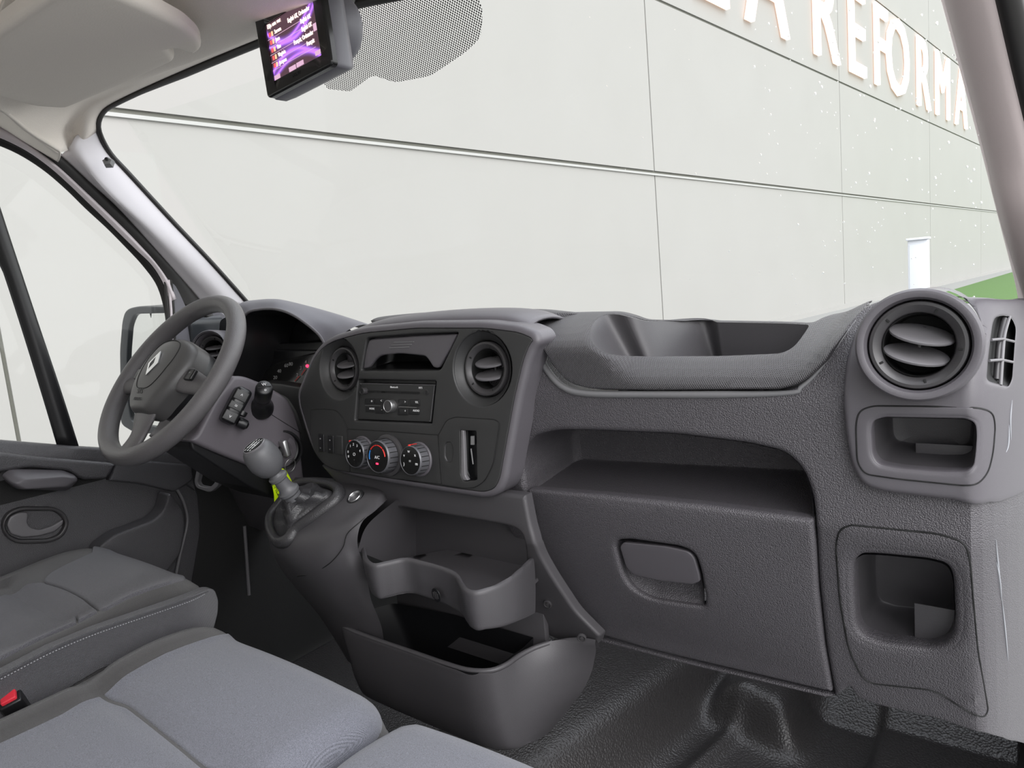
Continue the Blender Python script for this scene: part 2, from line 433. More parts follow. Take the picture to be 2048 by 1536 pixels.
# ================================================================ OUTSIDE: warehouse wall of precast panels
def wallmat():
    m = mat('warehouse_cladding', (.33, .335, .31), .9); n = m.node_tree; b = n.nodes['Principled BSDF']
    t = n.nodes.new('ShaderNodeTexCoord'); nz = n.nodes.new('ShaderNodeTexNoise'); nz.inputs['Scale'].default_value = .6; nz.inputs['Detail'].default_value = 6
    mx = n.nodes.new('ShaderNodeMix'); mx.data_type = 'RGBA'; mx.inputs[6].default_value = (.305, .299, .282, 1); mx.inputs[7].default_value = (.327, .321, .305, 1)
    n.links.new(t.outputs['Object'], nz.inputs[0]); n.links.new(nz.outputs[0], mx.inputs[0]); n.links.new(mx.outputs[2], b.inputs['Base Color']); return m
M_wall = wallmat(); M_joint = mat('panel_joint', (.14, .14, .12), .9); M_ledge = mat('joint_flashing', (.36, .36, .345), .6)
M_conc = mat('concrete_yard', (.25, .25, .24), .9, 60, .2, kind='fine', var=.06)
M_grass = mat('grass', (.06, .135, .022), .9, 30, .5, kind='fine', var=.35)
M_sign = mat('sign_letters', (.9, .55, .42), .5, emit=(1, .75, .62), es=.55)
th = math.atan(.0958); wd = Vector((math.sin(th), math.cos(th), 0)); wn = Vector((math.cos(th), -math.sin(th), 0))
def WP(y, z, off=0.0): return Vector((-7.17+.0958*y, y, z))+wn*off
fac = thing('warehouse_building', 'long pale panelled warehouse wall seen through the windscreen and driver window', 'building', WP(20, -.6))
YJ = [-21, -9.4, 2.3, 14.1, 25.8, 37.6, 49.4, 61]; ZJ = [-.6, 3.2, 6.76, 10.2, 13.2]
def slab(name, y0, y1, z0, z1, m, par, o0=-.2, o1=0.0, bev=.02):
    c = [WP(y0, z0, o0), WP(y1, z0, o0), WP(y1, z1, o0), WP(y0, z1, o0), WP(y0, z0, o1), WP(y1, z0, o1), WP(y1, z1, o1), WP(y0, z1, o1)]
    return link(fix(mesh(name, c, [(0, 1, 2, 3), (4, 5, 6, 7), (0, 1, 5, 4), (1, 2, 6, 5), (2, 3, 7, 6), (3, 0, 4, 7)])), name, m, par)
slab('wall_core', -21, 61, -.6, 13.2, M_joint, fac, -.5, -.03)
for a, b in zip(YJ, YJ[1:]):
    for c, d in zip(ZJ, ZJ[1:]): slab('cladding_panel', a+.018, b-.018, c+.03, d-.03, M_wall, fac, -.2, 0)
slab('joint_flashing', -20, 60, 3.13, 3.17, M_ledge, fac, -.03, .03)
slab('plinth_joint', -20, 60, -.6, -.45, M_wall, fac, -.03, .06)
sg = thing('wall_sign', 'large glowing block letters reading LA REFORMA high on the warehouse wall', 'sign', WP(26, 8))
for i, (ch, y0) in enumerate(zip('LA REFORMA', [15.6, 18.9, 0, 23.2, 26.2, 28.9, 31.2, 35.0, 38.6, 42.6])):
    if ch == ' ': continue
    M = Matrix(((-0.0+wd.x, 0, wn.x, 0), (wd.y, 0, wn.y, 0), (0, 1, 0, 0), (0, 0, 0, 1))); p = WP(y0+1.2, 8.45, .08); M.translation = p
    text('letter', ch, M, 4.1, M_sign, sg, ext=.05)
bm = bmesh.new(); bmesh.ops.create_grid(bm, x_segments=2, y_segments=2, size=60, matrix=Matrix.Translation((10, 30, -.6))); me = bpy.data.meshes.new('floor_yard'); bm.to_mesh(me); bm.free()
struct(link(me, 'floor_yard', M_conc), 'pale concrete yard between the van and the warehouse', 'ground')
Sg = Surf('z', lambda a, b: -.597, .2, 90)
me = mesh('grass_verge', [(-2.9, 27, -.58), (0, 24, -.58), (18, 24, -.58), (18, 70, -.58), (.2, 70, -.58), (-1.6, 45, -.58), (-2.9, 27, -.6), (0, 24, -.6), (18, 24, -.6), (18, 70, -.6), (.2, 70, -.6), (-1.6, 45, -.6)],
          [(0, 1, 2, 3, 4, 5)]+[(i, i+6, (i+1) % 6+6, (i+1) % 6) for i in range(6)])
tag(link(fix(me), 'grass_verge', M_grass), 'strip of green grass at the foot of the warehouse wall by the right pillar', 'grass', kind='stuff')
ub = thing('utility_cabinet', 'narrow white utility cabinet standing in front of the warehouse wall', 'cabinet', (-1.06, 14, -.6))
M_ub = mat('white_cabinet', (.6, .62, .66), .5)
q0, q1 = PY(1815, 482, 14), PY(1855, 482, 14); cx_ = (q0[0]+q1[0])/2; wdx = q1[0]-q0[0]; zt = q0[2]
box('cabinet_body', (cx_, 14.12, (zt-.6)/2), (wdx, .24, zt+.6), M_ub, ub, bev=.01)
box('cabinet_lid', (cx_, 14.1, zt+.02), (wdx+.04, .3, .04), M_ub, ub, bev=.01)
box('cabinet_door', (cx_, 13.995, (zt-.6)/2), (wdx-.05, .012, zt+.45), M_ub, ub, bev=.004)

# ================================================================ WINDSCREEN
fw = lambda x, z: 1.06-.72*(z-1.037)+.10*(1-(x/.84)**2)
Sw = Surf('y', fw, .2, 3)
def glassmat(name, tint, dots=None):
    m = bpy.data.materials.new(name); m.use_nodes = True; n = m.node_tree; n.nodes.clear()
    o = n.nodes.new('ShaderNodeOutputMaterial'); mx = n.nodes.new('ShaderNodeMixShader'); tr = n.nodes.new('ShaderNodeBsdfTransparent'); gl = n.nodes.new('ShaderNodeBsdfGlossy'); fr = n.nodes.new('ShaderNodeFresnel')
    fr.inputs[0].default_value = 1.35; gl.inputs['Roughness'].default_value = 0; tr.inputs[0].default_value = (*tint, 1)
    n.links.new(fr.outputs[0], mx.inputs[0]); n.links.new(tr.outputs[0], mx.inputs[1]); n.links.new(gl.outputs[0], mx.inputs[2]); n.links.new(mx.outputs[0], o.inputs[0])
    return m
M_glass = glassmat('clear_glass', (.97, .985, .975))
def xedge(z): return .845-.2*(z-.95)   # half width of the screen at height z
G = []
for z in np.linspace(.86, 1.445, 26):
    G.append([(x, fw(x, z), z) for x in np.linspace(-xedge(z), xedge(z), 40)])
win1 = struct(gridmesh('window_1', np.array(G), M_glass), 'van windscreen', 'window')
# dotted sun-shade print behind the display
def dotmat():
    m = bpy.data.materials.new('dot_print'); m.use_nodes = True; n = m.node_tree; b = n.nodes['Principled BSDF']; b.inputs['Base Color'].default_value = (.03, .03, .03, 1); b.inputs['Roughness'].default_value = .6
    o = n.nodes['Material Output']; mx = n.nodes.new('ShaderNodeMixShader'); tr = n.nodes.new('ShaderNodeBsdfTransparent'); t = n.nodes.new('ShaderNodeTexCoord'); s = n.nodes.new('ShaderNodeSeparateXYZ')
    n.links.new(t.outputs['Object'], s.inputs[0]); r = []
    for ax, sg_ in (('X', 1), ('X', -1)):
        a = n.nodes.new('ShaderNodeMath'); a.operation = 'MULTIPLY'; a.inputs[1].default_value = sg_*1.25; n.links.new(s.outputs['Z'], a.inputs[0])
        b2 = n.nodes.new('ShaderNodeMath'); b2.operation = 'ADD'; n.links.new(s.outputs['X'], b2.inputs[0]); n.links.new(a.outputs[0], b2.inputs[1])
        c = n.nodes.new('ShaderNodeMath'); c.operation = 'MULTIPLY'; c.inputs[1].default_value = 1150; n.links.new(b2.outputs[0], c.inputs[0])
        d = n.nodes.new('ShaderNodeMath'); d.operation = 'SINE'; n.links.new(c.outputs[0], d.inputs[0]); r.append(d)
    p = n.nodes.new('ShaderNodeMath'); p.operation = 'ADD'; n.links.new(r[0].outputs[0], p.inputs[0]); n.links.new(r[1].outputs[0], p.inputs[1])
    g = n.nodes.new('ShaderNodeMath'); g.operation = 'GREATER_THAN'; g.inputs[1].default_value = .15; n.links.new(p.outputs[0], g.inputs[0])
    n.links.new(g.outputs[0], mx.inputs[0]); n.links.new(tr.outputs[0], mx.inputs[1]); n.links.new(b.outputs[0], mx.inputs[2]); n.links.new(mx.outputs[0], o.inputs[0]); return m
Swo = Surf('y', lambda x, z: fw(x, z)-.002, .2, 3)
plate('dotted_band', Swo, [(600, 90, 1), (655, 178, 6), (700, 183, 6), (745, 150, 10), (790, 165, 10), (860, 152, 10), (930, 105, 14), (962, 75, 18), (965, 20, 10), (945, -40), (600, -60)], dotmat(), win1, thick=.0006, rim=0, sp=.05, label='grey dotted sun shade print')
# raindrops on the outside of the glass
M_drop = mat('water_drop', (.9, .92, .95), .02, spec=.6); M_drop.node_tree.nodes['Principled BSDF'].inputs['Transmission Weight'].default_value = 1; M_drop.node_tree.nodes['Principled BSDF'].inputs['IOR'].default_value = 1.33
vs = []; fs = []
for i in range(230):
    u = rng.rand()**.6; px = 1500+480*rng.rand(); py = 20+560*rng.rand()
    if i % 3 == 0: px = 1050+900*rng.rand(); py = 10+600*rng.rand()
    a, b = Sw.pix(px, py); c = np.array(Swo.pt(a, b, -.004)); r_ = .0007+.0011*rng.rand()**3; k0 = len(vs)
    for lat, rr in ((0, 1), (.5, .8), (.9, .35)):
        for k in range(7): t = k*6.2832/7; vs.append(c+np.array([r_*rr*math.cos(t), r_*.5*lat, r_*rr*1.3*math.sin(t)]))
    for q in (0, 7):
        for k in range(7): l = (k+1) % 7; fs.append((k0+q+k, k0+q+l, k0+q+7+l, k0+q+7+k))
    fs.append(tuple(k0+14+k for k in range(7)))
o = link(mesh('raindrops', vs, fs), 'raindrops', M_drop); tag(o, 'small raindrops scattered on the outside of the windscreen', 'water drops', kind='stuff')

# left pillar and door frame bands, each a band of real thickness between two traced edges
def XL(px, py, Y=None, X=None): return PX(px, py, X) if X is not None else PY(px, py, Y)
def onw(px, py, d=.012):
    a, b = Sw.pix(px, py); return np.array(Sw.pt(a, b, d))
E1 = [onw(*q) for q in [(203, 262), (215, 290), (232, 315), (262, 347), (350, 443), (430, 528), (505, 612)]]
def sh(L, dx): return [p+np.array(dx) for p in L]
pxP2 = [(142, 290), (211, 378), (304, 465), (396, 560), (440, 606)]
pxP3 = [(122, 311), (185, 370), (246, 427), (365, 560), (405, 606)]
pxP4 = [(-170, 208), (0, 256), (50, 287), (112, 333), (211, 425), (281, 495), (328, 551), (352, 600)]
pxP5 = [(-170, 222), (0, 272), (94, 326), (187, 411), (258, 481), (316, 540), (342, 600)]
pxP6 = [(0, 291), (94, 345), (164, 411), (234, 476), (305, 556), (336, 640)]
P2 = [PX(x, y, -.835-.0*i) for i, (x, y) in enumerate(pxP2)]
P3 = [PX(x, y, -.865) for x, y in pxP3]
tr1 = loft('trim_1', [E1, [(a+b)/2+np.array([.004, -.012, .004]) for a, b in zip(cr_open(E1, 9), cr_open(P2, 9))], P2, [(a+b)/2 for a, b in zip(cr_open(P2, 9), cr_open(P3, 9))], P3], M_pillar, nu=40, nv=24, thick=.004)
struct(tr1, 'left windscreen pillar trim', 'trim')
# small microphone on the pillar
mc = thing('pillar_microphone', 'small pentagonal grey microphone stuck on the left windscreen pillar', 'microphone', PX(217, 325, -.80))
Mm = frame(PX(217, 325, -.803), (.75, -.6, .3))
bmc = [(.011*math.cos(a), .0105*math.sin(a)) for a in [math.radians(90+72*k) for k in range(5)]]
vs = [(x*1.15, y*1.15, -.006) for x, y in bmc]+[(x*1.1, y*1.1, .004) for x, y in bmc]+[(x*.8, y*.8, .008) for x, y in bmc]
fs = [(0, 1, 2, 3, 4), (10, 11, 12, 13, 14)]+[(k+i, k+(i+1) % 5, k+5+(i+1) % 5, k+5+i) for k in (0, 5) for i in range(5)]
me = fix(mesh('microphone_body', vs, fs)); me.transform(Mm); link(me, 'microphone_body', mat('mic_grey', (.2, .2, .2), .5), mc)
lathe('microphone_eye', [(0, .0075), (.0035, .0075), (.0045, .0095), (.003, .011), (0, .0108)], M_dark, mc, 16, True, frame(PX(216, 322, -.803), (.75, -.6, .3)))
# windscreen gasket
gk = [(1100, -60), (700, 12), (560, 70), (515, 88), (420, 127), (300, 178), (236, 208), (214, 222), (203, 242), (203, 262), (215, 290), (232, 315), (262, 347), (350, 443), (430, 528), (505, 612), (520, 630)]
o = tube('windscreen_gasket', cr_open([onw(*q, .006) for q in gk], 130), [.0095 if i < 62 else max(.0062, .0095-(i-62)*.0003) for i in range(130)], M_seal, seg=10); struct(o, 'black windscreen gasket', 'trim'); o.name = 'trim_3'
# roof header
S_hd = [(-80, 235), (0, 200)]
top = [onw(*q, .008) for q in [(203, 262), (203, 240), (214, 221), (236, 206), (300, 175), (420, 123), (515, 84), (700, 8), (900, -60)]]
L2 = [PY(*q) for q in [(138, 300, .70), (128, 262, .69), (150, 215, .67), (190, 190, .66), (270, 150, .64), (385, 100, .62), (500, 55, .61), (690, -20, .60), (900, -90, .6)]]
L3 = [PY(*q) for q in [(118, 305, .62), (60, 268, .52), (10, 228, .46), (-40, 190, .40), (60, 20, .38), (230, -30, .40), (450, 10, .48), (700, -80, .5), (900, -130, .5)]]
L3 = [p+np.array([0, 0, .05 if 4 <= i else 0]) for i, p in enumerate(L3)]
hd = loft('ceiling', [top, [(a*.5+b*.5)+np.array([0, 0, -.004]) for a, b in zip(cr_open(top, 12), cr_open(L2, 12))], L2, L3], M_roof, nu=90, nv=40, thick=.006); struct(hd, 'felt roof lining and header', 'ceiling')
G = np.array([[(x, y, 1.50+.04*(1-(x/.9)**2)) for x in np.linspace(-.95, .88, 20)] for y in np.linspace(-.5, .62, 12)])
o = gridmesh('ceiling_rear', G, M_roof, thick=.01); struct(o, 'felt roof lining above the seats', 'ceiling')
# band from roof lining down to the door seal (beige)
b0 = [PY(*q) for q in [(-90, 150, .36), (-40, 190, .40), (10, 228, .46), (60, 268, .52), (120, 304, .62)]]
b1 = [PX(x, y, -.865) for x, y in [(-90, 216), (-40, 236), (0, 254), (50, 285), (116, 325)]]
o = loft('trim_4', [b0, [(p+q)/2+np.array([.006, 0, 0]) for p, q in zip(b0, b1)], b1], M_roof, thick=.006); struct(o, 'felt covered roof side rail', 'trim')
def band(name, A, B, XA, XB, m, lab, bulge=.006, th=.006):
    a = cr_open([PX(*q, XA) for q in A], 14); b = cr_open([PX(*q, XB) for q in B], 14)
    o = loft(name, [a, (a+b)/2+np.array([bulge, 0, 0]), b], m, nu=60, nv=10, thick=th); return o
# right pillar
R1 = [(1868, -40, .775), (1882, 0, .78), (1925, 160, .795), (1962, 300, .81), (1995, 430, .825), (2032, 575, .84), (2040, 640, .846)]
R2 = [(1950, -40, .80), (1965, 0, .805), (2003, 160, .818), (2030, 300, .828), (2050, 430, .838), (2075, 575, .85), (2080, 640, .853)]
a = [PX(*q) for q in R1]; 
a = [onw(x, y, .01) if i > 99 else PX(x, y, X) for i, (x, y, X) in enumerate(R1)]
b = [np.array([p[0]+.016, p[1]-.07, p[2]-.02]) for i, p in enumerate(a)]
c = [np.array([p[0]+.052, p[1]-.085, p[2]-.03]) for p in a]; d_ = [np.array([p[0]+.06, p[1]-.05, p[2]-.02]) for p in a]
tr2 = loft('trim_2', [a, b, c, d_], M_roofc, nu=40, nv=20, thick=.004); struct(tr2, 'right windscreen pillar trim', 'trim')
o = tube('trim_5', cr_open([p+np.array([.062, -.075, -.03]) for p in a], 30), .012, M_seal, seg=10); struct(o, 'black rubber seal of the passenger door opening', 'trim')

# ================================================================ DRIVER'S DOOR
fd = lambda y, z: -.862+.02*max(0, .75-z)
Sd = Surf('x', fd, .3, 4)
dr = thing('door_1', "driver's door", 'door', (-.87, .4, .2)); struct(dr)
def dband(name, A, B, XA, XB, m, **k):
    a = cr_open([PX(*q, XA) for q in A], 14); b = cr_open([PX(*q, XB) for q in B], 14)
    return loft(name, [a, (a+b)/2+np.array([.006, 0, 0]), b], m, dr, nu=60, nv=10, thick=.006)
dband('door_seal', pxP3[:-1]if 0 else [(-170, 188), (0, 236), (60, 270), (130, 312), (256, 428), (376, 560), (410, 606), (440, 650)], [(-170, 210), (0, 258), (50, 289), (112, 335), (211, 427), (281, 497), (328, 553), (352, 604)], -.867, -.872, M_seal)
dband('door_frame', [(x+1, y-3) for x, y in pxP4], [(x-2, y+3) for x, y in pxP5], -.864, -.868, M_body)
dband('window_seal', [(-170, 220), (0, 270), (94, 324), (187, 409), (258, 479), (316, 538), (340, 596), (352, 702)], [(-170, 244), (0, 292), (94, 346), (164, 411), (234, 477), (305, 557), (328, 620), (336, 702)], -.876, -.885, M_seal)
plate('sail_panel', Surf('x', lambda a, b: -.868), [(330, 552, 4), (352, 570), (400, 600), (440, 622), (480, 650), (480, 760), (345, 760), (345, 600)], M_sail, dr, thick=.01, rim=.004, r=5)
for k, (xx, m_) in enumerate([(338, M_seal), (345, M_body), (350, M_seal)]):
    tube('quarter_seal', [PX(xx-8, 560, -.866), PX(xx-3, 620, -.866), PX(xx, 700, -.866), PX(xx+2, 900, -.866)], .0035, m_, dr, 8)
# window divider
q = [PX(-62, 235, -.87), PX(-6, 395, -.87), PX(22, 480, -.87), PX(75, 640, -.87), PX(122, 780, -.87), PX(158, 893, -.87)]
q2 = [PX(-92, 235, -.875), PX(-10, 505, -.875), PX(6, 545, -.875), PX(45, 665, -.875), PX(85, 795, -.875), PX(114, 893, -.875)]
loft('window_divider', [q, [(a+b)/2+np.array([.008, 0, 0]) for a, b in zip(q, q2)], q2], M_dark, dr, nu=30, nv=8, thick=.01)
G = np.array([[(-.885-.06*(z-.72), y, z) for y in np.linspace(-.3, .93, 6)] for z in np.linspace(.70, 1.42, 5)])
struct(gridmesh('window_2', G, M_glass), "driver's side window", 'window')
S0 = Sd
plate('door_panel', Sd, [(-260, 930), (0, 922), (200, 945), (360, 960), (395, 975), (402, 1060), (385, 1160), (365, 1260), (-260, 1400)], M_grain2, dr, thick=.02, rim=.004, sp=.03, r=20)
Sd2 = Surf('x', lambda y, z: -.845+.0*y); 
plate('window_ledge', Surf('x', lambda y, z: -.85-.6*max(0, z-.735)), [(-200, 868), (0, 880), (160, 893), (330, 903), (388, 912), (388, 950), (395, 985), (330, 940), (-200, 912)], M_grain2, dr, thick=.03, rim=.008, sp=.02, r=10)
plate('arm_rail', Surf('x', lambda y, z: -.822), [(-260, 905), (0, 905), (60, 912), (225, 926, 6), (233, 930, 4), (215, 958, 6), (165, 960), (140, 942), (60, 935), (0, 945), (-260, 940)], M_grain2, dr, thick=.05, rim=.008, sp=.02, r=12)
plate('rear_rail', Surf('x', lambda y, z: -.84), [(234, 926, 4), (300, 922), (385, 930), (388, 960), (350, 985), (280, 968), (218, 962, 4)], M_grain2, dr, thick=.03, rim=.006, sp=.02, r=10)
cup('pull_pocket', Surf('x', lambda y, z: -.826), [(3, 950), (20, 938), (125, 940), (150, 950), (155, 962), (135, 982), (30, 978), (10, 962)], M_fine, dr, depth=-.028, scale=(.9, .55), shift=(0, -.004), r=9, br=.5)
box('door_lower_panel', (-.905, .20, .38), (.06, 1.24, .62), M_grain2, dr, bev=.01)
box('door_rear_rail', (-.868, -.03, .735), (.05, .70, .07), M_grain2, dr, bev=.015)
# door handle
Sh = Surf('x', lambda y, z: -.852)
ovo = [(3, 1050), (15, 1026), (40, 1014), (110, 1014), (132, 1026), (140, 1048), (128, 1074), (100, 1086), (35, 1088), (12, 1074)]
ovi = [(9, 1050), (18, 1032), (42, 1021), (108, 1021), (124, 1031), (132, 1048), (121, 1069), (98, 1079), (38, 1080), (17, 1070)]
hb = plate('handle_bezel', Surf('x', lambda y, z: -.846), ovo, M_vent, dr, holes=[ovi], thick=.014, rim=.003, r=14, sp=.01)
cup('handle_recess', Sh, ovi, M_dark, hb, depth=.022, scale=(.9, .85), r=14)
S2 = Surf('x', lambda y, z: -.848)
plate('handle_lever', S2, [(14, 1050), (20, 1034), (38, 1025), (56, 1025), (57, 1033), (54, 1045), (62, 1056), (80, 1060), (105, 1052), (128, 1038), (126, 1050), (110, 1063), (80, 1072), (45, 1075), (22, 1068)], M_vane, hb, thick=.006, rim=.003, r=6, sp=.008)
# map pocket
mp_ = [(196, 1096), (230, 1070), (310, 1040), (330, 1020), (337, 990), (343, 987), (352, 1000), (368, 1020), (372, 1050), (362, 1108), (330, 1150), (196, 1150)]
plate('map_pocket', Surf('x', lambda y, z: -.80+.25*max(0, z-.55) if 1 else 0), mp_, M_grain2, dr, thick=.05, rim=.006, sp=.015, r=14)
tube('door_edge', cr_open([PX(x, y, -.845) for x, y in [(330, 955), (358, 985), (372, 1020), (374, 1050), (360, 1110), (350, 1160)]], 30), .004, M_vane, dr, 8)
cup('panel_recess', Surf('x', lambda y, z: -.8605), [(-200, 985), (60, 984), (150, 990), (230, 960), (300, 985), (335, 985), (338, 1010), (300, 1045), (200, 1085), (170, 1010), (100, 1000), (-200, 1003)], M_grain2, dr, depth=.003, scale=(.98, .96), r=12) if 0 else None
# outside mirror
mr_ = thing('door_mirror', "driver's black outside mirror seen through the side window", 'mirror', PX(290, 860, -1.12))
Sm = Surf('y', lambda x, z: .885+.15*(x+1.1))
out_ = [(240, 850), (238, 700), (243, 640), (250, 618, 12), (275, 612), (345, 614), (380, 640), (390, 760), (380, 850), (330, 868), (270, 868)]
inn = [(262, 845), (252, 780), (254, 700), (258, 650), (268, 628, 8), (345, 626), (372, 645), (376, 760), (368, 840), (320, 856)]
hsg = plate('mirror_housing', Sm, out_, M_housing, mr_, holes=[inn], thick=.09, rim=.006, hrim=.003, r=12, sp=.02, hthick=.012)
plate('mirror_glass', Surf('y', lambda x, z: Sm.f(x, z)+.008), [(256, 852), (247, 780), (250, 700), (254, 645), (264, 624, 8), (348, 622), (376, 642), (380, 760), (372, 845), (320, 860)], M_mirror, mr_, thick=.003, rim=.0, r=8, sp=.03)
tube('mirror_arm', [PX(330, 860, -1.08), PX(335, 890, -1.0), PX(370, 900, -.90)], [.03, .03, .03], M_housing, mr_, 12)

# ================================================================ SUN VISOR, ROOF CONSOLE
vz = [(-30, 90), (100, 0), (130, -30), (235, -8), (300, 22), (370, 56), (398, 80, 10), (406, 98, 8), (385, 112, 8), (352, 100, 2), (334, 99, 2), (352, 121, 6), (240, 172), (130, 218, 20), (62, 214, 20), (0, 196), (-60, 180)]
# plane of the visor hanging just below the lining
pa, pb, pc = PY(130, 216, .60), PY(400, 90, .60), PY(0, 190, .42)
nn = np.cross(pb-pa, pc-pa); nn /= np.linalg.norm(nn)
fv = lambda x, y: pa[2]-(nn[0]*(x-pa[0])+nn[1]*(y-pa[1]))/nn[2]-.016
Sv = Surf('z', lambda x, y: fv(x, y), .3, 3)
class NSurf(Surf):
    def pt(s, a, b, off=0.0): v = s.f(a, b); return (a, b, v-off)
Sv = NSurf('z', fv, .3, 3)
vt = thing('sun_visor', "driver's grey vinyl sun visor folded up against the roof", 'sun visor', PY(200, 60, .5))
plate('visor_board', Sv, vz, M_visor, vt, thick=.018, rim=.008, sp=.02, r=14)
# dark seam beside the visor
rc = thing('roof_console', 'brownish grey plastic overhead console at the top edge beside the sun visor', 'console', PY(400, 0, .5))
A_ = [PY(*q) for q in [(150, -40, .50), (240, 0, .52), (300, 26, .55), (380, 55, .59), (450, 63, .63), (520, 60, .67), (640, 30, .70)]]
B_ = [p+np.array([.01, -.015, -.012]) for p in A_]
C__ = [PY(*q) for q in [(200, -90, .46), (300, -40, .48), (340, -25, .52), (400, -8, .55), (460, -5, .59), (540, -20, .63), (640, -60, .66)]]
loft('console_shell', [[p+np.array([0, .01, .03]) for p in A_], A_, B_, C__, [p+np.array([0, -.1, .08]) for p in C__]], M_roofc, rc, nu=50, nv=30, thick=.004)
tube('console_lip', cr_open([p+np.array([0, -.004, .004]) for p in A_], 40), .004, M_pillar, rc, 8)
# ================================================================ DASHBOARD
def fD(x, z):
    y = .85
    if z < .69: y += .30*(.69-z)
    if z > .83: y += 5*(z-.83)**2
    if x > .812: y += (x-.812)**2*75
    return y
SD = Surf('y', fD, .3, 2.5)
dash = thing('dashboard', 'grey plastic van dashboard spanning the cab below the windscreen', 'dashboard', (0, 1.0, .45))
gbL = [(1055, 980, 1), (1062, 1055), (1100, 1150), (1150, 1226), (1198, 1272, 4)]
hole = [(1052, 985, 2), (1044, 940), (1044, 905), (1062, 874), (1108, 861), (1190, 862), (1350, 869), (1500, 888), (1570, 905), (1606, 940), (1624, 990), (1630, 1045), (1636, 1160), (1650, 1290), (1668, 1392, 3), (1400, 1330, 2), (1196, 1277, 3), (1148, 1230), (1097, 1152), (1060, 1060)]
fas = [(1040, 640, 1), (1068, 688), (1092, 740), (1125, 774), (1172, 786), (1300, 788), (1560, 786), (1600, 772), (1640, 735), (1690, 655), (1730, 612), (1790, 594), (2048, 600), (2075, 604, 1), (2085, 1000, 1), (2090, 1300, 1), (2092, 1500, 1), (2042, 1487, 12), (1985, 1472), (1870, 1436), (1760, 1412), (1715, 1396, 8), (1700, 1372, 6), (1668, 1394, 1), (1650, 1395, 1), (1400, 1336, 1), (1190, 1282, 1), (1100, 1180, 1), (1020, 1060, 1), (960, 900, 1)]
# knee pocket and shelf openings are cut right through the fascia
kneeO = [(1672, 1090), (1680, 1058), (1705, 1050, 6), (1880, 1068), (1930, 1085), (1940, 1120), (1946, 1200), (1955, 1300), (1976, 1420, 14), (1968, 1434, 8), (1945, 1428), (1870, 1380), (1730, 1365), (1698, 1300), (1680, 1200)]
kneeI = [(1706, 1125), (1722, 1109), (1760, 1110), (1860, 1120), (1895, 1130), (1906, 1155), (1910, 1240), (1906, 1270), (1890, 1290), (1860, 1299), (1760, 1287), (1722, 1272), (1711, 1250), (1706, 1180)]
VC = PY(1836, 690, .836)
grO = [(1984, 650), (1990, 634), (2008, 630), (2024, 636), (2032, 655), (2024, 760), (2016, 776, 6), (1996, 771, 6), (1972, 764, 10), (1975, 720)]
ppI = [(1742, 860), (1746, 842), (1768, 835, 8), (1930, 838, 8), (1950, 846), (1953, 870), (1950, 910), (1946, 934), (1928, 944), (1880, 944), (1790, 936), (1756, 928), (1745, 910)]
vhole = np.array([[VC[0]+.054*math.cos(2*math.pi*i/48), VC[2]+.054*math.sin(2*math.pi*i/48)] for i in range(48)])
fascia = plate('fascia', SD, fas, M_grain, dash, holes=[hole, kneeI, grO, ppI, vhole], thick=.03, rim=.003, hrim=.008, sp=.0095, r=22)
# shelf recess above the glovebox
SDb = Surf('y', lambda x, z: fD(x, z)+.006, .3, 2.5)
sl = [(1052, 990, 3), (1043, 940), (1043, 903), (1061, 872), (1108, 859), (1190, 860), (1350, 867), (1500, 886), (1572, 903), (1608, 938), (1624, 990), (1627, 1041, 3)]
cup('open_shelf', SDb, sl, M_grain, dash, depth=.145, scale=(.95, .80), shift=(0, .012), r=20, br=.12, sp=.006, rows=14)
# glovebox door
SG = Surf('y', lambda x, z: fD(x, z)-.004-.012*(1-((x-.44)/.24)**2)*max(0, 1-((z-.58)/.13)**2), .3, 2.5)
gb = [(1055, 979, 3), (1200, 990), (1400, 1010), (1560, 1030), (1624, 1040, 5), (1630, 1100), (1634, 1180), (1646, 1290), (1664, 1386, 5), (1520, 1352), (1400, 1324), (1300, 1300), (1198, 1270, 6), (1148, 1224), (1099, 1150), (1063, 1058)]
hr_ = [(1229, 1092), (1236, 1081), (1262, 1080, 6), (1360, 1094), (1388, 1106), (1400, 1140), (1410, 1195), (1408, 1213, 6), (1396, 1212), (1360, 1208), (1300, 1198), (1262, 1178), (1244, 1150)]
gdoor = plate('glovebox_door', SG, gb, M_grain, dash, holes=[hr_], thick=.02, rim=.006, hrim=.007, sp=.012, r=16)
cup('handle_recess', Surf('y', lambda x, z: SG.f(x, z)+.005, .3, 2.5), hr_, M_grain, gdoor, depth=.026, scale=(.86, .75), shift=(0, .008), r=14, br=.4)
plate('glovebox_handle', Surf('y', lambda x, z: SG.f(x, z)+.002, .3, 2.5), [(1239, 1094), (1246, 1085), (1330, 1093), (1376, 1103, 8), (1388, 1115), (1398, 1150), (1400, 1163, 5), (1385, 1169, 4), (1320, 1162), (1266, 1150), (1252, 1135)], M_fine, gdoor, thick=.008, rim=.002, r=9, sp=.01)
